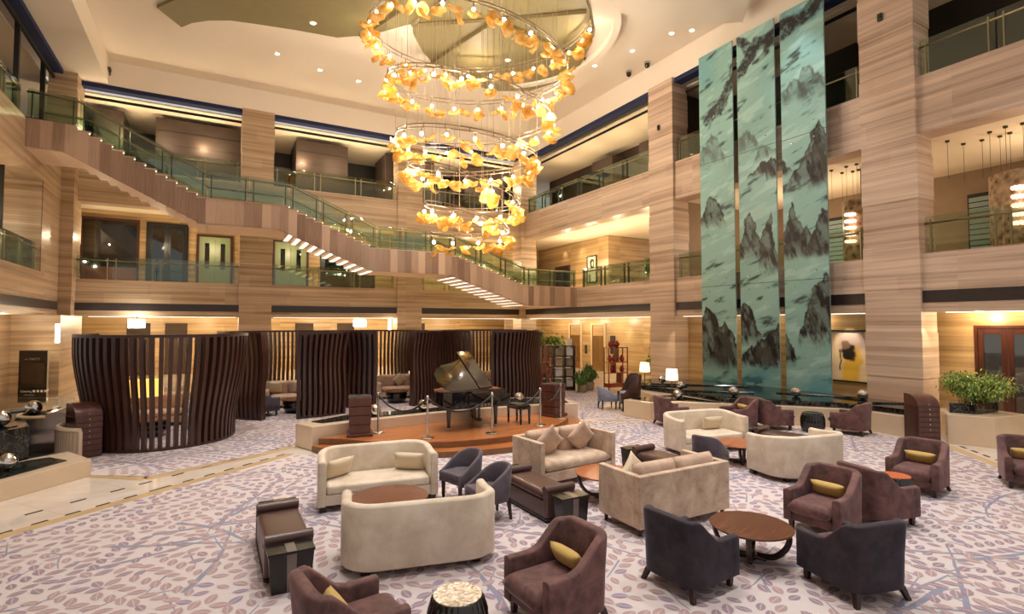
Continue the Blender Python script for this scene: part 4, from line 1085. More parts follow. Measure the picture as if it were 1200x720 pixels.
pn = thing('grand_piano', 'black grand piano with raised lid reflecting the chandelier, on the stage', 'piano', (4.76,11.82,.30), 6)
body = [(1.78,0),(0.25,0),(.08,.12),(0,.35),(.03,.62),(.16,.85),(.4,.98),(.72,1.04),(.98,1.18),(1.2,1.38),(1.45,1.46),(1.78,1.46)]
MB().prism(body, .62, .96).build('case', M['black'], pn, bevel=.008)
inn = [((x-.9)*.93+.9, (y-.72)*.93+.72) for x, y in body]
MB().prism(inn, .96, .968).build('soundboard', M['orangew'], pn)
MB().box(1.5,1.78,.04,1.42,.66,.76).box(1.62,1.95,0,.08,.6,.82).box(1.62,1.95,1.38,1.46,.6,.82).box(1.55,1.97,.04,1.42,.6,.68).build('keybed', M['black'], pn, bevel=.006)
MB().box(1.8,1.94,.1,1.36,.68,.70).build('keys', M['white'], pn)
th = math.radians(35)
lidb = MB().prism([(x, y) for x, y in body if x < 1.5]+[(1.38,1.44),(1.38,0)], 0, .025)
for q in range(len(lidb.v)):
    x, y, z = lidb.v[q]; lidb.v[q] = (x, y*math.cos(th)-z*math.sin(th), .985+y*math.sin(th)+z*math.cos(th))
lid = lidb.build('lid', M['black'], pn, bevel=.004)
fl_ = MB().prism([(1.02,0),(1.40,0),(1.40,1.46),(1.02,1.46)], .03, .052)
for q in range(len(fl_.v)):
    x, y, z = fl_.v[q]; fl_.v[q] = (x, y*math.cos(th)-z*math.sin(th), .985+y*math.sin(th)+z*math.cos(th))
fl_.build('front_flap', M['black'], lid, bevel=.004)
MB().tube([(.75,1.0,.96),(.85,.92,.985+1.0*math.sin(th)*.98)], .015, 6).build('lid_prop', M['black'], pn)
MB().box(1.45,1.49,.3,1.1,.96,1.18).build('music_desk', M['black'], pn)
for x, y in ((.35,.35),(1.6,.16),(1.6,1.3)):
    g = MB().tube([(x,y,.62),(x,y,.5),(x,y,.12),(x,y,.07)],[.075,.06,.04,.05],10).build('leg', M['black'], pn, smooth=True)
    MB().sphere((x,y,.035), .035, 10, 8).build('caster', M['metal'], g, smooth=True)
ly = MB().box(1.38,1.43,.62,.66,.1,.62).box(1.38,1.43,.82,.86,.1,.62).box(1.34,1.46,.58,.9,.08,.14)
ly.build('pedal_lyre', M['black'], pn)
MB().box(1.44,1.58,.66,.69,.1,.12).box(1.44,1.58,.73,.76,.1,.12).box(1.44,1.58,.8,.83,.1,.12).build('pedals', M['metal'], pn)
bn = thing('piano_bench', 'black padded piano bench at the right end of the grand piano', 'bench', (7.08,12.25,.30), 7)
MB().pillow(.36,.62,.1,(0,0,.47),9,.4,10).build('cushion', M['blackm'], bn, smooth=True, merge=True); MB().box(-.17,.17,-.3,.3,.38,.44).build('seat_frame', M['black'], bn, bevel=.006)
legs(bn, [(-.14,-.27),(.14,-.27),(-.14,.27),(.14,.27)], .38, M['black'], .025, .018)

ps = [(3.50,12.80),(4.31,11.62),(5.84,11.38),(7.36,11.64),(8.42,12.26)]
pl_ = ['chrome rope post leftmost on the stage, beside the left pedestal','chrome rope post second from left at the stage edge','chrome rope post in the middle of the stage edge before the piano','chrome rope post second from right at the stage edge','chrome rope post rightmost on the stage, beside the right pedestal']
for (x, y), lab in zip(ps, pl_):
    t = thing('rope_post', lab, 'rope post', (x, y, .30), 0, 'chrome rope posts')
    MB().lathe([(.15,0),(.155,.012),(.14,.022),(.03,.035),(.01,.036)], 24).build('base', M['metal'], t, smooth=True)
    MB().cyl(0,0,.03,.92,.024).build('pole', M['metal'], t, smooth=False, bevel=.003)
    MB().lathe([(.03,.88),(.036,.90),(.036,.94),(.024,.96),(.005,.97)], 16).build('cap', M['metal'], t, smooth=True)
for k in range(4):
    (x0,y0),(x1,y1) = ps[k], ps[k+1]
    pts = [(x0+(x1-x0)*u/14, y0+(y1-y0)*u/14, 1.20-.34*(1-(2*u/14-1)**2)) for u in range(15)]
    tag(MB().tube(pts, .022, 8).build('velvet_rope', M['blackm'], None, smooth=True), 'black velvet rope hanging '+['between the two leftmost rope posts','between the second and middle rope posts, before the piano','between the middle rope post and the second from right','between the two rightmost rope posts'][k], 'rope', 'black velvet ropes')

# pedestals
def drawer_pedestal(label, loc, ang, h=1.12, w=.50, d=.56, n=7):
    t = thing('drawer_pedestal', label, 'pedestal', loc, ang, 'dark wooden pedestals')     # front -y
    MB().box(-w/2,w/2,-d/2,d/2,0,h-.26).build('body', M['darkwood'], t, bevel=.006)
    prof = [(-d/2+.0,h-.26)]+[(-d/2+.0+(d*.75)*(1-math.cos(a*PI/16)), h-.26+.26*math.sin(a*PI/16)) for a in range(1,9)]+[(d/2,h),(d/2,h-.26)]
    mb = MB().prism_y(prof, -w/2+.005, w/2-.005)
    mb.v = [(-y, x, z) for x, y, z in mb.v]
    top = mb.build('roll_top', M['pedwood'], t, bevel=.004)
    MB().sphere((0,-d/2-.005,h-.215), .013, 8, 6).build('knob', M['chrome'], top, smooth=True)
    hh = (h-.30)/n
    for k in range(n):
        z0 = .03+hh*k
        dr = MB().box(-w/2+.01,w/2-.01,-d/2-.018,-d/2+.01,z0+.011,z0+hh-.011).build('drawer', M['pedwood'], t, bevel=.004)
        if k > 1: MB().sphere((0,-d/2-.03,z0+hh*.55), .019, 8, 6).build('knob', M['chrome'], dr, smooth=True)
    return t
drawer_pedestal('dark wooden drawer pedestal with roll top in front of the nearest slatted booth', (-2.42,14.84,.0), 27, 1.17)
drawer_pedestal('dark wooden drawer pedestal with roll top at the planter near the double doors', (15.35,6.62,.0), -36, 1.16)
def box_pedestal(label, loc, ang):
    t = thing('box_pedestal', label, 'pedestal', loc, ang, 'dark wooden pedestals')
    MB().box(-.29,.29,-.29,.29,0,.07).build('base', M['pedwood'], t, bevel=.01)
    for k in range(4): MB().box(-.235-.008*k,.235+.008*k,-.235-.008*k,.235+.008*k,.07+.21*k,.07+.21*k+.2).build('tier', M['pedwood'], t, bevel=.012)
    for k in range(3): MB().box(-.22,.22,-.22,.22,.27+.21*k,.28+.21*k).build('joint', M['blackm'], t)
    MB().box(-.24,.24,-.24,.24,.90,.915).build('top_inlay', M['blackm'], t); return t
box_pedestal('dark tiered box pedestal at the left end of the piano stage', (3.05,12.74,.30), -12)
box_pedestal('dark tiered box pedestal at the right end of the piano stage', (8.48,12.72,.30), 20)

# ---------------------------------------------------------------- planters with black water
pr = thing('corner_planter', 'long angular cream stone planter with black water under the blue mural', 'planter', (0,0,0))
R1 = [(11.33,13.0),(11.55,12.05),(12.45,11.72),(13.25,10.8),(14.0,10.1),(14.7,9.4),(15.3,8.6),(15.6,7.8),(15.55,6.95),(16.2,6.8),(17.4,7.2),(17.4,15.5),(15.5,16.6),(13.9,16.0),(13.4,14.6),(12.9,13.25)]
MB().prism(R1, 0, .52).build('box', M['cream'], pr, bevel=.01)
R2 = [(11.6,12.95),(11.75,12.25),(12.6,11.95),(13.4,11.0),(13.4,12.9),(12.8,13.1)]
MB().prism(R2, .52, .54).build('low_water', M['water'], pr)
R3 = [(13.5,10.95),(14.15,10.3),(14.85,9.5),(15.5,8.75),(15.8,7.9),(15.8,7.05),(17.35,7.25),(17.35,15.4),(15.5,16.4),(14.0,15.9),(13.6,14.5),(13.7,12.9)]
MB().prism(R3, .52, .66).build('granite_wall', M['granite'], pr, bevel=.01)
MB().prism([(x+(15.4-x)*.05, y+(11.5-y)*.04) for x, y in R3], .66, .67).build('black_water', M['water'], pr)
dg = MB()
for a, b in (((13.6,12.9),(15.2,11.2)),((14.2,14.8),(16.6,12.4)),((15.9,10.9),(16.9,9.1)),((15.9,8.4),(17.0,7.5)),((13.5,14.6),(14.7,13.5))):
    dg.tube([(a[0],a[1],.685),(b[0],b[1],.685)], .03, 4)
dg.build('granite_ridge', M['granite'], pr)
p2 = thing('door_planter', 'cream stone planter holding the green bush beside the wooden double doors', 'planter', (0,0,0))
D1 = [(15.62,6.2),(15.98,5.42),(17.3,5.25),(17.7,6.4),(16.6,6.75)]
MB().prism(D1, 0, .70).build('box', M['cream'], p2, bevel=.01)
MB().prism([(16.0,6.3),(16.2,5.85),(17.2,5.75),(17.3,6.3),(16.6,6.6)], .70, .94).build('granite_wall', M['granite'], p2, bevel=.01)
p3 = thing('low_planter', 'low cream stone trough with black marble water at the left edge', 'planter', (0,0,0))
MB().prism([(-4.8,9.9),(-2.98,11.75),(-1.98,12.9),(-2.5,13.9),(-2.98,13.55),(-3.5,12.83),(-6.0,11.1),(-6.5,10.5)], 0, .32).build('box', M['cream'], p3, bevel=.01)
MB().prism([(-4.9,10.3),(-3.0,12.0),(-2.35,12.95),(-2.7,13.4),(-3.0,13.3),(-3.5,12.7),(-5.9,10.95)], .32, .335).build('water', M['granite'], p3)
p4 = thing('raised_pool', 'raised black granite pool with mirror water and a curved spout at the left edge', 'pool', (0,0,0))
MB().prism([(-6.0,11.2),(-3.55,12.9),(-3.05,13.6),(-3.3,14.4),(-2.9,16.3),(-3.2,18.3),(-5.6,19.5),(-7,16)], 0, .93).build('granite_wall', M['granite'], p4, bevel=.01)
MB().prism([(-5.9,11.5),(-3.7,13.1),(-3.25,13.7),(-3.5,14.5),(-3.1,16.3),(-3.4,18.1),(-5.5,19.2),(-6.8,16)], .93, .945).build('water', M['chrome' if False else 'water'], p4)
sp_ = arcpts((-3.0,15.0), .55, PI*.62, PI*1.5, 14)
MB().tube([(x,y,.97) for x, y in sp_], .035, 6).build('spout_rim', M['beige'], p4)
MB().tube([(-6.2,14.6,.96),(-3.5,15.9,.96)], .035, 4).build('divider', M['blackm'], p4)
rp = thing('ribbed_kerb', 'low curved ribbed cream kerb wall between the black pool and the drawer pedestal', 'kerb', (0,0,0))
rb_ = MB()
for k in range(22):
    a = PI*.75+k*.09; rb_.cyl(-2.0+.92*math.cos(a), 15.2+.92*math.sin(a), 0, .62, .05, None, 8)
rb_.build('ribs', M['cream'], rp)
MB().tube([(-2.0+.92*math.cos(PI*.75+k*.09), 15.2+.92*math.sin(PI*.75+k*.09), .64) for k in range(22)], .06, 6).build('coping', M['cream'], rp)
BL = [(3.62,13.55,.575,'between the left pedestal and the first rope post'),(4.96,13.72,.575,'behind the piano tail on the stage planter'),(7.95,13.75,.575,'right of the piano on the stage planter'),
 (14.9,14.9,.67,'at the back of the corner planter near the lamp'),(13.95,13.1,.67,'in the corner planter just above the table lamp foot'),(12.8,12.15,.54,'on the low water beside the table lamp foot'),
 (14.1,11.1,.67,'on the planter under the gap of the first and second mural panels'),(15.7,10.1,.67,'on the planter under the gap of the second and third mural panels'),(16.82,8.75,.67,'on the planter in front of the yellow painting'),(16.95,7.5,.67,'on the planter behind the drawer pedestal near the doors'),
 (-3.35,15.2,.945,'on the black pool below the dark sign'),(-3.1,12.55,.34,'in the low trough at the left edge'),(-3.5,13.75,.945,'on the black pool, cut by the left edge')]
for x, y, z, w_ in BL:
    tag(MB().sphere((0,0,.15), .15, 20, 14).build('steel_ball', M['chrome'], None, smooth=True, loc=(x,y,z)), 'polished steel ball '+w_, 'ball', 'polished steel balls')

# table lamps
for lab, x, y, z in (('cream table lamp on the planter in front of the far stone column',12.5,12.1,.54),('cream table lamp behind the high-backed chair, left of the other lamp',14.2,15.1,.67)):
    t = thing('table_lamp', lab, 'lamp', (x,y,z), 0, 'cream shaded table lamps'); h0 = .62 if z < .6 else .44
    MB().cyl(0,0,0,.02,.12).build('base', M['blackm'], t); MB().cyl(0,0,.02,h0+.06,.018).build('stem', M['blackm'], t)
    MB().tube([(0,0,h0),(0,0,h0+.33)],[.19,.165],28,False).build('lamp_shade', M['shade'], t, smooth=True)
    pt_ = bpy.data.lights.new('lamp','POINT'); pt_.energy = 25; pt_.color = (1,.75,.45); pt_.shadow_soft_size = .1
    ob = bpy.data.objects.new('bulb_or_fill_point', pt_); COL.objects.link(ob); ob.location = (x,y,z+h0+.16)
# ---------------------------------------------------------------- slatted booth screens
def screen(label, c, r, a0, a1, h=2.66, sp=.15, posts=True, back=(), amp=.085):
    t = thing('slatted_screen', label, 'screen', (c[0], c[1], 0), 0, 'curved slatted booth screens')
    off = lambda z: (.14 if amp else .27)*smooth01(.25, h*.9, z)+amp*math.sin(2*PI*z/h+.4)
    a0, a1 = math.radians(a0), math.radians(a1)
    n = min(98, int(abs(a1-a0)*r/sp)); first = None
    for k in range(n+1):
        a = a0+(a1-a0)*k/n
        if first is None:
            mb = MB(); N = 14; vs = []
            for i in range(N+1):
                z = .05+(h-.1)*i/N; o = r+off(z)
                vs += [(o-.075,-.042,z),(o+.075,-.042,z),(o+.075,.042,z),(o-.075,.042,z)]
            fs = [(i*4+j, i*4+(j+1)%4, i*4+4+(j+1)%4, i*4+4+j) for i in range(N) for j in range(4)]
            mb.add(vs, fs); first = mb.build('slat', M['slat'], t); s = first
        else: s = dup(first, parent=t)
        s.rotation_euler = (0,0,a)
    for nm, z0, z1, w_ in (('top_rail', h-.07, h, .075), ('bottom_rail', 0, .07, .075)):
        rr = r+off((z0+z1)/2); m = 48; V = []; F = []
        for i in range(m+1):
            a = a0+(a1-a0)*i/m
            for (q, z) in ((rr-w_,z0),(rr+w_,z0),(rr+w_,z1),(rr-w_,z1)): V.append((q*math.cos(a), q*math.sin(a), z))
        for i in range(m):
            for j in range(4): F.append((i*4+j, (i+1)*4+j, (i+1)*4+(j+1)%4, i*4+(j+1)%4))
        F += [(0,1,2,3),(m*4+3,m*4+2,m*4+1,m*4)]
        MB().add(V, F).build(nm, M['darkwood'], t)
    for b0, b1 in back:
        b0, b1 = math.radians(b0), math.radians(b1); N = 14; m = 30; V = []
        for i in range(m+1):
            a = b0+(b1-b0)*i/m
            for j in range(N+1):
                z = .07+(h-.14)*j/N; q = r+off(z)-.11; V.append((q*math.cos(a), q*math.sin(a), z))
        o = MB().add(V, [(i*(N+1)+j, (i+1)*(N+1)+j, (i+1)*(N+1)+j+1, i*(N+1)+j+1) for i in range(m) for j in range(N)]).build('gap_shade_panel', M['shadow'], t, smooth=True)  # dark sheet added behind the slats so their gaps read black
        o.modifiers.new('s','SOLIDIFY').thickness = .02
    if posts:
        for a in (a0, a1):
            mb = MB(); N = 14; vs = []
            for i in range(N+1):
                z = h*i/N; o = r+off(z); vs += [(o-.13,-.05,z),(o+.13,-.05,z),(o+.13,.05,z),(o-.13,.05,z)]
            mb.add(vs, [(i*4+j, i*4+(j+1)%4, i*4+4+(j+1)%4, i*4+4+j) for i in range(N) for j in range(4)]+[(3,2,1,0),(N*4,N*4+1,N*4+2,N*4+3)])
            mb.build('end_post', M['darkwood'], t).rotation_euler = (0,0,a)
    return t
screen('big round slatted screen of the nearest booth, behind the roll-top pedestal', (-1.02,16.15), 1.52, -205, 32, amp=0, back=((-203,-114),(-62,30)))
screen('curved slatted screen around the back of the second booth with the beige sofa', (2.5,19.6), 2.15, 238, 58)
screen('convex slatted screen right of the second booth opening', (2.5,19.6), 2.1, 265, 303, back=((267,301),))
screen('narrow convex slatted screen left of the third booth opening, behind the left stage pedestal', (5.55,20.35), 1.95, 222, 252, back=((224,250),))
screen('curved slatted screen around the back of the third booth', (5.55,20.35), 1.85, 148, 10)
screen('convex slatted screen behind the raised piano lid', (5.7,20.3), 2.1, 283, 322, back=((285,320),))
screen('curved slatted screen around the back of the fourth booth with the rose sofa', (9.75,19.55), 2.05, 228, 15)
screen('convex slatted screen rightmost of the booths, left of the bookcase', (9.75,19.55), 2.1, 250, 352, back=((252,350),))

# booth furniture
def booth_sofa(label, loc, ang, w=1.5):
    t = thing('booth_sofa', label, 'sofa', loc, ang-90, 'booth sofas')
    MB().box(-w/2,w/2,-.42,-.26,.1,.86).build('backrest', M['beigev'], t, bevel=.03, seg=3)
    for s in (-1,1): MB().box(s*w/2,s*(w/2-.13),-.42,.4,.1,.62).build('arm', M['beigev'], t, bevel=.03, seg=3)
    MB().box(-w/2+.02,w/2-.02,-.40,.36,0,.1).build('plinth', M['leg'], t)
    MB().box(-w/2+.13,w/2-.13,-.3,.38,.1,.28).build('seat_base', M['beigev'], t)
    MB().pillow(w-.27,.66,.18,(0,.07,.36),9,.4,12).build('seat_cushion', M['rose'], t, smooth=True, merge=True)
    for s in (-1,1): MB().pillow((w-.3)/2,.5,.2,(s*(w-.28)/4,-.2,.66),7,.42,12,Matrix.Rotation(1.35,4,'X')).build('back_cushion', M['rose'], t, smooth=True, merge=True)
    return t
bs = [((2.35,20.2,.012),262,'beige booth sofa inside the second booth, seen beside the slatted post'),((6.35,20.6,.012),262,'beige booth sofa with a diamond pillow inside the third booth'),((10.0,20.15,.012),250,'rose booth sofa inside the fourth booth, seen right of the piano lid'),((-1.3,18.4,.012),265,'beige booth sofa inside the nearest booth, glimpsed through slats')]
for l_, a_, lab in bs: booth_sofa(lab, l_, a_)
for (l_, a_, lab), xs_ in zip(bs[:3], ((.42,-.32),(-.1,),(-.25,))):
    for k, x in enumerate(xs_):
        w_ = ['second','third','fourth'][bs.index((l_,a_,lab))]
        throw(('left ' if x > 0 and len(xs_) > 1 else 'right ' if len(xs_) > 1 else '')+'cream pillow on the sofa in the '+w_+' booth', loc_in(l_,a_,x,.0,.70), a_, .42,.42,.14,'satin',-16,45 if len(xs_)==1 else 0,'pillow','throw_pillow','booth sofa pillows',2.6,.08)
def bowl_table(label, x, y):
    t = thing('bowl_table', label, 'table', (x,y,.012), 0, 'booth bowl tables')
    MB().lathe([(.2,0),(.30,.06),(.37,.14),(.39,.2),(.36,.24),(.40,.3),(.38,.36),(.34,.40)], 28).build('bowl', M['black'], t, smooth=True)
    MB().lathe([(.01,.40),(.42,.40),(.43,.42),(.42,.44),(.01,.44)], 32).build('top', M['walnut'], t)
bowl_table('black bowl table with walnut top in the second booth', 2.4,18.8)
bowl_table('black bowl table with walnut top in the third booth', 5.95,19.3)
bowl_table('black bowl table with walnut top in the nearest booth', -1.35,16.65)
def booth_chair(label, loc, ang, m='bluegrey'):
    t = thing('booth_chair', label, 'chair', loc, ang-90, 'booth lounge chairs')
    shell(.72,.7,.12,.1,.16,lambda x,y:.58+.2*smooth01(.1,-.25,y),.06).build('backrest', M['grey' if m=='grey' else m], t, smooth=True)
    MB().box(-.27,.27,-.26,.33,.16,.42).build('seat', M[m], t, bevel=.04, seg=3)
    legs(t, [(-.28,.27),(.28,.27),(-.28,-.27),(.28,-.27)], .17, M['leg'], .03, .02)
booth_chair('slate lounge chair at the mouth of the second booth', (1.45,18.6,.012), 20, 'grey')
booth_chair('blue-grey lounge chair inside the nearest booth, behind the slats', (-.25,17.2,.012), 200)
booth_chair('slate lounge chair at the right side of the third booth', (7.0,19.4,.012), 190, 'grey')
lb = thing('drum_pendant', 'wide glowing yellow drum lampshade on a stand inside the nearest booth', 'lamp', (-1.55,17.3,0))
MB().cyl(0,0,.01,.04,.16).build('base', M['blackm'], lb); MB().cyl(0,0,.04,1.0,.02).build('stem', M['metal'], lb)
MB().tube([(0,0,.98),(0,0,1.40)],[.42,.40],32,False).build('lamp_shade', M['shadey'], lb, smooth=True)
cd = thing('slim_lamp', 'slim glowing tube lamp inside the third booth, left of the piano', 'lamp', (7.0,20.9,0)); MB().cyl(0,0,0,.6,.03).build('stand', M['blackm'], cd); MB().cyl(0,0,.6,1.0,.05).build('tube', M['shade'], cd)

# wall lamps on the corridor wall
for k, (x, y, z, lab) in enumerate(((-3.1,30.2,3.02,'bright square lamp hanging under the gallery behind the nearest booth'),(7.6,32.0,3.05,'bright square lamp hanging under the gallery behind the third booth'))):
    t = thing('lantern', lab, 'lamp', (x,y,z), 0, 'bright lanterns')
    MB().box(-.3,.3,-.3,.3,-.3,.1).build('lamp_shade', M['lightw'], t, bevel=.02); MB().cyl(0,0,.1,.26,.02).build('rod', M['raild'], t)
for x, y, z, lab in ((-5.1,25.9,2.6,'slim bright wall lamp on the pier left of the nearest booth'),(8.9,30.3,2.9,'slim bright wall lamp left of the second back column')):
    t = thing('wall_lamp', lab, 'lamp', (x,y,z)); MB().cyl(0,0,-.4,.3,.07).build('tube', M['light'], t); MB().box(-.05,.05,.0,.14,-.1,.1).build('bracket', M['raild'], t)

# dark sign by the left pier
sn = thing('sign_board', 'tall dark sign board with pale lettering leaning at the left stone pier', 'sign', (-6.25,26.38,0), -27)
MB().box(-.02,1.02,-.04,.04,0.02,1.92).build('frame', M['metal'], sn, bevel=.01)
MB().box(0,1.0,-.055,-.03,.04,1.90).build('panel', M['black'], sn)
MB().box(.08,.92,-.058,-.054,.68,1.45).build('picture', plain('sign_picture', rgb(60,46,34), .2, var=.35, scale=3), sn)
def text(s, size, x, z, parent, m, y=-.062, name='lettering', rotz=0):
    cu = bpy.data.curves.new(name, 'FONT'); cu.body = s; cu.size = size; cu.extrude = .002
    o = bpy.data.objects.new(name, cu); COL.objects.link(o); o.parent = parent; o.location = (x, y, z); o.rotation_euler = (PI/2,0,rotz)
    cu.materials.append(m); bpy.context.view_layer.update()
    me = bpy.data.meshes.new_from_object(o.evaluated_get(bpy.context.evaluated_depsgraph_get()))
    q = bpy.data.objects.new(name, me); COL.objects.link(q); q.parent = parent; q.location = o.location; q.rotation_euler = o.rotation_euler
    bpy.data.objects.remove(o); return q
text('Catering ■ ■ ■ ■', .115, .1, .36, sn, M['white'])
text('▪▪▪▪ ▪▪▪▪▪ ▪▪▪', .05, .24, .25, sn, M['white'])
text('▪▪ PARTY', .13, .2, 1.55, sn, M['pot'])

# ---------------------------------------------------------------- shelves and plants on the right
bc = thing('bookcase', 'open dark bookcase holding rows of boxes, in front of the lifts', 'bookcase', (12.5,19.7,0), -18)
W_ = 1.5
for x in (0,.5,1.02,W_-.05): MB().box(x,x+.05,-.2,.2,0,1.95).build('post', M['blackm'], bc)
for z in (.12,.57,1.02,1.47,1.91): MB().box(0,W_,-.2,.2,z,z+.04).build('shelf', M['blackm'], bc)
MB().box(0,W_,-.2,.2,0,.12).build('plinth', M['darkwood'], bc)
a_ = math.radians(-18); kk = 0
bxm = [M['rose'], M['pot'], M['white'], M['satin']]
cols = ['pink','tan','white','cream']
for i, z in enumerate((.161,.611,1.061,1.511)):
    for j, x in enumerate((.28,.78,1.28)):
        if j == 0 and i > 1: continue
        mi = (i+j) % 3; w_ = .30
        px, py = 12.5+math.cos(a_)*x-math.sin(a_)*0, 19.72+math.sin(a_)*x
        o = MB().box(-w_/2,w_/2,-.13,.13,0,.34).build('gift_box', bxm[mi] if not (i==0 and j==1) else M['greendoor'], None, loc=(px,py,z), rotz=a_, bevel=.008)
        tag(o, ('green' if (i==0 and j==1) else cols[mi])+' gift box on the '+['lowest','second','third','top'][i]+' bookcase shelf, '+['left','middle','right'][j]+' column', 'box', 'gift boxes on the bookcase')
tag(MB().box(-.1,.1,-.01,.01,0,.3).build('notice_card', M['white'], None, loc=(13.75,19.3,1.952), rotz=a_), 'small white card standing on top of the open bookcase', 'card')
def etagere(label, loc, ang, h=1.9, w=1.0, m='etagere'):
    t = thing('etagere', label, 'shelf', loc, ang)
    for x in (0,w-.04):
        for y in (-.18,.16): MB().box(x,x+.04,y,y+.04,0,h).build('post', M[m], t)
    for z in (.35,.8,1.25,h-.03): MB().box(0,w,-.18,.2,z,z+.03).build('shelf', M[m], t)
    for x, z0, z1 in ((w*.35,.8,1.25),(w*.65,.35,.8),(w*.5,1.25,h)): MB().box(x,x+.03,-.18,.2,z0,z1).build('divider', M[m], t)
    MB().box(0,w,-.18,.2,.2,.35).build('drawer_box', M[m], t, bevel=.006)
    return t
etagere('tall red-brown open shelf with red ornaments near the lifts', (14.65,17.9,0), -5)
k = 0
for x, z, r in ((.18,1.28,.11),(.8,1.28,.11),(.25,1.6,.13),(.55,1.6,.11),(.37,1.28,.07),(.3,.83,.09),(.8,.83,.1)):
    a = math.radians(-5)
    o = MB().lathe([(r*.5,0),(r,.08),(r*1.05,.16),(r*.5,.24),(r*.55,.28)],14).build('red_vase', M['red'], None, smooth=True, loc=(14.65+math.cos(a)*x, 17.9+math.sin(a)*x, z+.002 if z != 1.6 else 1.28+.002))
    if z == 1.6: o.location.z = 1.902
    tag(o, 'red vase on the red-brown shelf, '+['left on the third tier','right on the third tier','left on the top board','right on the top board','small, middle of the third tier','left on the second tier','right on the second tier'][k], 'vase', 'red vases on the open shelf'); k += 1
etagere('narrow orange-red open shelf left of the bookcase, beside the last slatted screen', (12.15,19.2,0), -10, 2.0, .5, 'red')

def plant(name, label, cat, loc, base_h, R, H, n, seed, mats=('foliage','foliage2'), leaf=.13, pot=None, arch=.0, stems=5, squash=1.0, trunk=True):
    t = thing(name, label, cat, loc); r_ = random.Random(seed)
    if pot:
        MB().lathe([(pot*.7,0),(pot*.9,.05),(pot,base_h),(pot*.85,base_h),(pot*.8,base_h-.04),(.01,base_h-.04)],20).build('pot', M['pot'], t, smooth=True, bevel=.005)
    tips = []; sm = MB()
    for k in range(stems):
        a = 2*PI*k/stems+r_.uniform(-.3,.3); q = R*r_.uniform(.45,.9)
        p0 = Vector((r_.uniform(-.04,.04), r_.uniform(-.04,.04), base_h-.02)); p2 = Vector((math.cos(a)*q, math.sin(a)*q, base_h+H*(.98-.5*(q/R)**2)*r_.uniform(.85,1.05))); p1 = p0.lerp(p2,.5)+Vector((0,0,H*.18+arch))
        pts = [p0*(1-u)*(1-u)+p1*2*u*(1-u)+p2*u*u for u in [i/8 for i in range(9)]]
        sm.tube(pts, [.022*(1-.7*i/8) for i in range(9)], 5); tips.append(pts)
    sm.build('stems', M['bark'], t)
    fm = MB()
    for i in range(n):
        pts = r_.choice(tips); p = pts[r_.randint(3,8)]; d = Vector((r_.gauss(0,1), r_.gauss(0,1), r_.gauss(0,.8)*squash)).normalized()*r_.random()**.5*R*.42
        c = p+d; 
        if c.z < base_h*.9: c.z = base_h*.9+r_.random()*.1
        L = leaf*r_.uniform(.7,1.3); ax = Vector((d.x,d.y,r_.uniform(-.7,.3))).normalized() if d.length > 0 else Vector((1,0,0))
        sd = ax.cross(Vector((0,0,1)));
        if sd.length < 1e-3: sd = Vector((1,0,0))
        sd.normalize(); nrm = sd.cross(ax)
        pts_ = [c, c+ax*L*.35+sd*L*.24+nrm*L*.05, c+ax*L, c+ax*L*.35-sd*L*.24+nrm*L*.05]
        fm.add(pts_, [(0,1,2),(0,2,3)], 0 if r_.random() < .6 else 1)
    fm.build('foliage', [M[q] for q in mats], t); return t
plant('potted_bush', 'broad light green bush in the planter before the wooden double doors', 'plant', (16.85,6.12,.941), .02, .74, .66, 5200, 1, ('foliage2','foliage'), .075, None, .06, 12)
plant('potted_tree', 'tall green leafy plant beside the far stone column, above the lamp', 'plant', (19.15,19.45,0), .45, .5, 1.25, 1000, 2, ('foliage','foliage2'), .17, .26, .1, 7)
plant('potted_tree', 'big bushy green tree behind the bookcase by the lifts', 'plant', (16.3,25.0,0), .5, 1.0, 2.0, 1800, 3, ('foliage','foliage2'), .22, .34, .2, 9)
plant('potted_plant', 'small green potted plant on the floor right of the bookcase, nearer one', 'plant', (13.7,18.35,0), .32, .3, .55, 420, 4, ('foliage','foliage'), .2, .2, .05, 7)
plant('potted_plant', 'small green potted plant on the floor right of the bookcase, farther one', 'plant', (14.5,18.85,0), .36, .32, .6, 420, 5, ('foliage','foliage'), .2, .2, .05, 7)
plant('potted_tree', 'dark green plant standing in the upper portrait lobby', 'plant', (20.0,20.6,F2), .4, .5, 1.2, 700, 6, ('foliage','foliage'), .2, .25, .1, 7)

# ---------------------------------------------------------------- crystal restaurant behind the upper right gallery
S('wall_restaurant', MB().box(24.5,24.7,-3,17.7,F2,C2).box(XR+.85,24.5,17.5,17.7,F2,C2), plain('restaurant_wall', rgb(136,114,90), .6, var=.2, scale=2))
for k, (y0, y1) in enumerate(((5.4,6.6),(7.6,8.8),(10.2,11.2),(13.0,14.2))):
    b = thing('window_blind', 'pale teal slatted blind on the restaurant wall, '+['first from the right','second from the right','third from the right','fourth from the right'][k], 'blind', (24.45,y0,5.2), 90, 'teal blinds in the restaurant')
    MB().box(-.05,y1-y0+.05,0,.05,-.1,2.5).build('frame', M['blackm'], b)
    sm = MB()
    for q in range(12): sm.box(0,y1-y0,.05,.07,.0+.2*q,.16+.2*q)
    sm.build('slats', M['teal'], b)
def rocky(name, m):
    t = NT(name); v = t.t.nodes.new('ShaderNodeTexVoronoi'); v.inputs['Scale'].default_value = 5; v.feature = 'F1'; t.l(t.obj(), v.inputs['Vector'])
    n = t.noise(t.obj(), 4, 5, .7, 1.5)
    return t.setp(t.ramp(t.math('ADD', t.math('MULTIPLY', v.outputs['Distance'], .5), t.math('MULTIPLY', n, .6)), [(.3, rgb(80,66,52)), (.48, rgb(168,146,118)), (.7, rgb(216,200,172))]), .5)
M['rock'] = rocky('rough_cylinder_screen', 0)
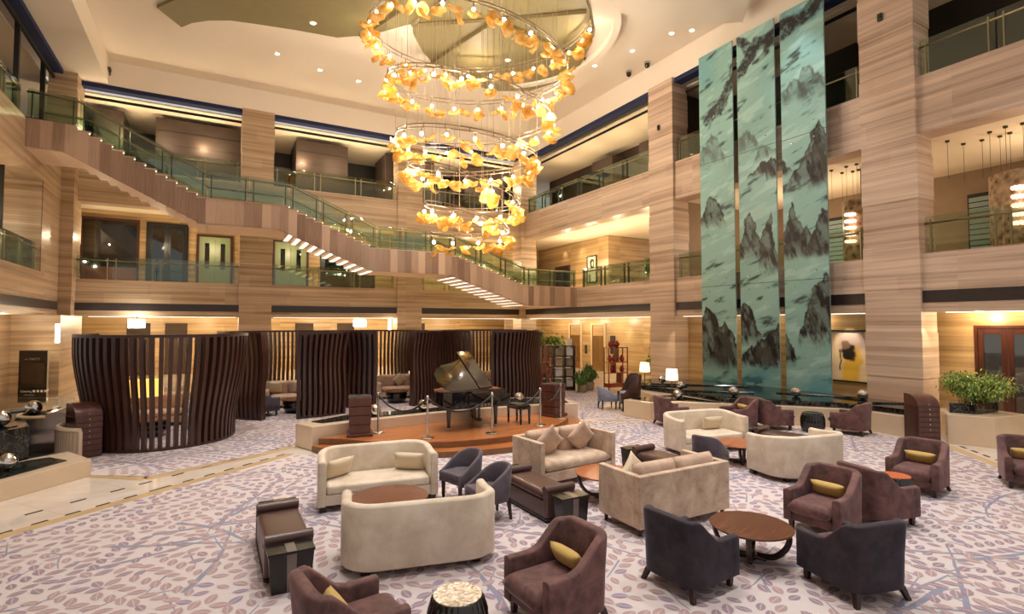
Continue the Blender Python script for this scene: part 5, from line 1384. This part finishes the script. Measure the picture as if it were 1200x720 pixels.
def ringlight(label, x, y, z, r, h, n):
    t = thing('crystal_pendant', label, 'pendant', (x,y,z), 0, 'crystal cylinder pendants')
    MB().tube([(0,0,0),(0,0,h)],[r,r],28,False).build('cylinder_screen', M['rock'], t, smooth=True).modifiers.new('s','SOLIDIFY').thickness = .04
    MB().cyl(0,0,h,C2-z,.015,None,6).build('rod', M['raild'], t)
    for q in range(n):
        cm = MB()
        for w in range(9): cm.sphere((-r-.2+.14*math.cos(w*.7),.14*math.sin(w*.7),h*.3+q*h*.55/n), .055, 8, 6)
        cm.build('crystal_tier', M['crystal'], t, smooth=True)
M['crystal'] = emit('crystal_glow', (1,.66,.48,1), 2.0)
ringlight('rough cylinder pendant with glowing pink crystal tiers, right of the near stone column', 21.2,6.05,5.1,1.0,2.3,5)
ringlight('rough cylinder pendant with glowing pink crystal tiers, seen between mural and near column', 20.6,10.6,5.2,.55,2.2,5)
r_ = random.Random(5); k = 0
pp_ = None
for y in [4.2+.42*q for q in range(9)]+[9.9+.35*q for q in range(6)]:
    for x in (19.9, 20.6):
        if (k % 5) == 4: k += 1; continue
        k += 1
        if pp_ is None:
            pp_ = thing('pendant_bulb', 'small dark pendant on a thin wire in the restaurant ceiling', 'pendant', (x,y,C2), 0, 'thin wire pendants in the restaurant')
            MB().cyl(0,0,-.05,0,.06,None,8).build('canopy', M['raild'], pp_); MB().tube([(0,0,-.05),(0,0,-1.2)],.006,4).build('wire', M['raild'], pp_); o = pp_
        else: o = dup(pp_)
        o.location = (x+r_.uniform(-.1,.1), y+r_.uniform(-.1,.1), C2)
S('restaurant_shelf', MB().box(23.9,24.35,11.3,12.9,F2,6.4), M['blackm'])
S('restaurant_counter', MB().box(22.6,23.6,4,7.6,F2,5.7), M['blackm'])
tag(bpy.data.objects['restaurant_shelf'], 'dark shelf unit behind the restaurant pendants', 'shelf'); tag(bpy.data.objects['restaurant_counter'], 'dark counter inside the upper right restaurant', 'counter')
for o in ('restaurant_shelf','restaurant_counter'): bpy.data.objects[o]['kind'] = 'thing'
# ---------------------------------------------------------------- lamps of the hall, plus added fill
def area(loc, sx, sy, e, c=(1,.82,.6), rot=(0,0,0)):
    l = bpy.data.lights.new('lamp_panel', 'AREA'); l.shape = 'RECTANGLE'; l.size = sx; l.size_y = sy; l.energy = e; l.color = c
    o = bpy.data.objects.new('lamp_panel', l); COL.objects.link(o); o.location = loc; o.rotation_euler = rot; return o
def point(loc, e, c=(1,.8,.55), r=.2):
    l = bpy.data.lights.new('bulb_or_fill_point', 'POINT'); l.energy = e; l.color = c; l.shadow_soft_size = r
    o = bpy.data.objects.new('bulb_or_fill_point', l); COL.objects.link(o); o.location = loc; return o
def spot(loc, tgt, e, ang=60, c=(1,.84,.62), r=.08, blend=.6):
    l = bpy.data.lights.new('lamp_spot', 'SPOT'); l.energy = e; l.color = c; l.spot_size = math.radians(ang); l.spot_blend = blend; l.shadow_soft_size = r
    o = bpy.data.objects.new('lamp_spot', l); COL.objects.link(o); o.location = loc
    o.rotation_euler = (Vector(tgt)-Vector(loc)).to_track_quat('-Z','Y').to_euler(); return o
LK = 1.0
# chandelier
CW = (1,.85,.64)
for i in range(26):
    p, R = hel(.05+i*.2085); point((p.x, p.y, p.z-.24), (23 if p.z > 12.8 else 42)*R*LK, CW, .06)
# hall downlights
for x, y in ((2,4),(6,4),(10,4),(14,5),(2,9),(6,8.5),(10,8.5),(14,9),(0,13),(4.5,13),(9,13),(13,13.5),(-2,18),(3,18),(8,18),(13,18)):
    spot((x,y,ZC-.1),(x,y,0), 1250*LK, 75, (1,.93,.88), .12, .8)
def row(x0, y0, x1, y1, z, n, e, c=(1,.80,.52), ang=150):
    for i in range(n):
        u = (i+.5)/n; x = x0+(x1-x0)*u; y = y0+(y1-y0)*u
        point((x,y,z-(1.5 if z > 4 else .12)), e*LK*(1.1 if z > 4 else .8), c, .012)
# gallery rows; upper ones are bare points added to brighten ceilings and walls
row(-5,34,17,34,3.2,7,150,(1,.80,.5)); row(-3.4,31.6,17,31.6,3.2,6,60,(1,.80,.5)); row(-6.3,20,-6.3,26,3.2,2,40)
for a, b in BB:
    row(a,31.9,b,31.9,8.5,3,55); row(a,31.7,b,31.7,13.7,3,70); row(a,32.2,b,32.2,13.72,2,50)
row(19.9,20,19.9,31.5,3.2,4,90,(1,.80,.5)); row(19.0,4.6,19.0,7.4,3.2,2,70); row(18.5,10,18.5,16.5,3.2,3,30)
row(20.3,20,20.3,30,8.5,4,120,(1,.82,.54)); row(21.6,2,21.6,7,8.5,2,100,(1,.78,.55)); row(21.6,10,21.6,16.5,8.5,3,80,(1,.78,.55))
row(20.0,19,20.0,30,13.7,4,70); row(20,3,20,7,13.7,2,14)
row(-7.4,12,-7.4,26,8.5,4,50); row(-7.2,12,-7.2,24,13.7,3,14)
# wall washers, plus a spot added to brighten the painting
for loc, tgt, e in (((-5.7,26.0,3.15),(-5.75,26.25,0),60),((18.75,6.9,3.15),(19.5,7.2,0),70),((17.9,7.4,3.15),(18.2,7.55,0),60),((17.4,17.0,3.2),(17.7,17.0,0),70),((20.6,23.5,3.15),(20.95,23.5,0),60),((14.9,30.2,3.2),(14.9,30.7,0),60),((16.4,30.2,3.2),(16.4,30.7,0),60),((21.7,31.4,8.5),(21.98,31.4,5),60),((21.7,29.3,8.5),(21.98,29.3,5),60),((18.2,10.1,3.2),(18.7,10.1,1.4),110),((16.9,6.1,2.9),(16.7,6.0,1),40)):
    spot(loc, tgt, e*LK, 70, (1,.82,.55), .04, .7)
for y in (14.4, 12.6, 10.8): spot((15.9,y,14.9),(17.5,y,9.0), 480*LK, 50, (.95,.98,1), .1, .8)
spot((17.3,6.6,.75),(17.95,7.2,2.2), 20, 60, (1,.9,.6), .05)
W = bpy.data.worlds.new('World'); scn.world = W; W.use_nodes = True
W.node_tree.nodes['Background'].inputs[0].default_value = (1,.92,.86,1); W.node_tree.nodes['Background'].inputs[1].default_value = .55

# ---------------------------------------------------------------- camera
f_px = 624.0; yaw = math.radians(29.3); pit = math.radians(2.2)
fw = Vector((math.sin(yaw)*math.cos(pit), math.cos(yaw)*math.cos(pit), math.sin(pit))); rt = Vector((math.cos(yaw), -math.sin(yaw), 0)); upv = rt.cross(fw)
cam = bpy.data.cameras.new('camera'); co = bpy.data.objects.new('camera', cam); COL.objects.link(co)
co.matrix_world = Matrix(((rt.x,upv.x,-fw.x,0),(rt.y,upv.y,-fw.y,0),(rt.z,upv.z,-fw.z,2.9),(0,0,0,1)))
cam.sensor_fit = 'HORIZONTAL'; cam.sensor_width = 36; cam.lens = 36*f_px/1200; cam.shift_y = -4/1200; cam.clip_start = .1; cam.clip_end = 200
scn.camera = co
vs = scn.view_settings; vs.view_transform = 'Standard'; vs.look = 'None'; vs.gamma = 1; vs.exposure = 0.12; vs.use_curve_mapping = False
cy = scn.cycles; cy.max_bounces = 6; cy.diffuse_bounces = 4; cy.glossy_bounces = 3; cy.transmission_bounces = 4; cy.transparent_max_bounces = 16
cy.sample_clamp_indirect = 4; cy.sample_clamp_direct = 0; cy.caustics_reflective = False; cy.caustics_refractive = False; cy.use_denoising = True
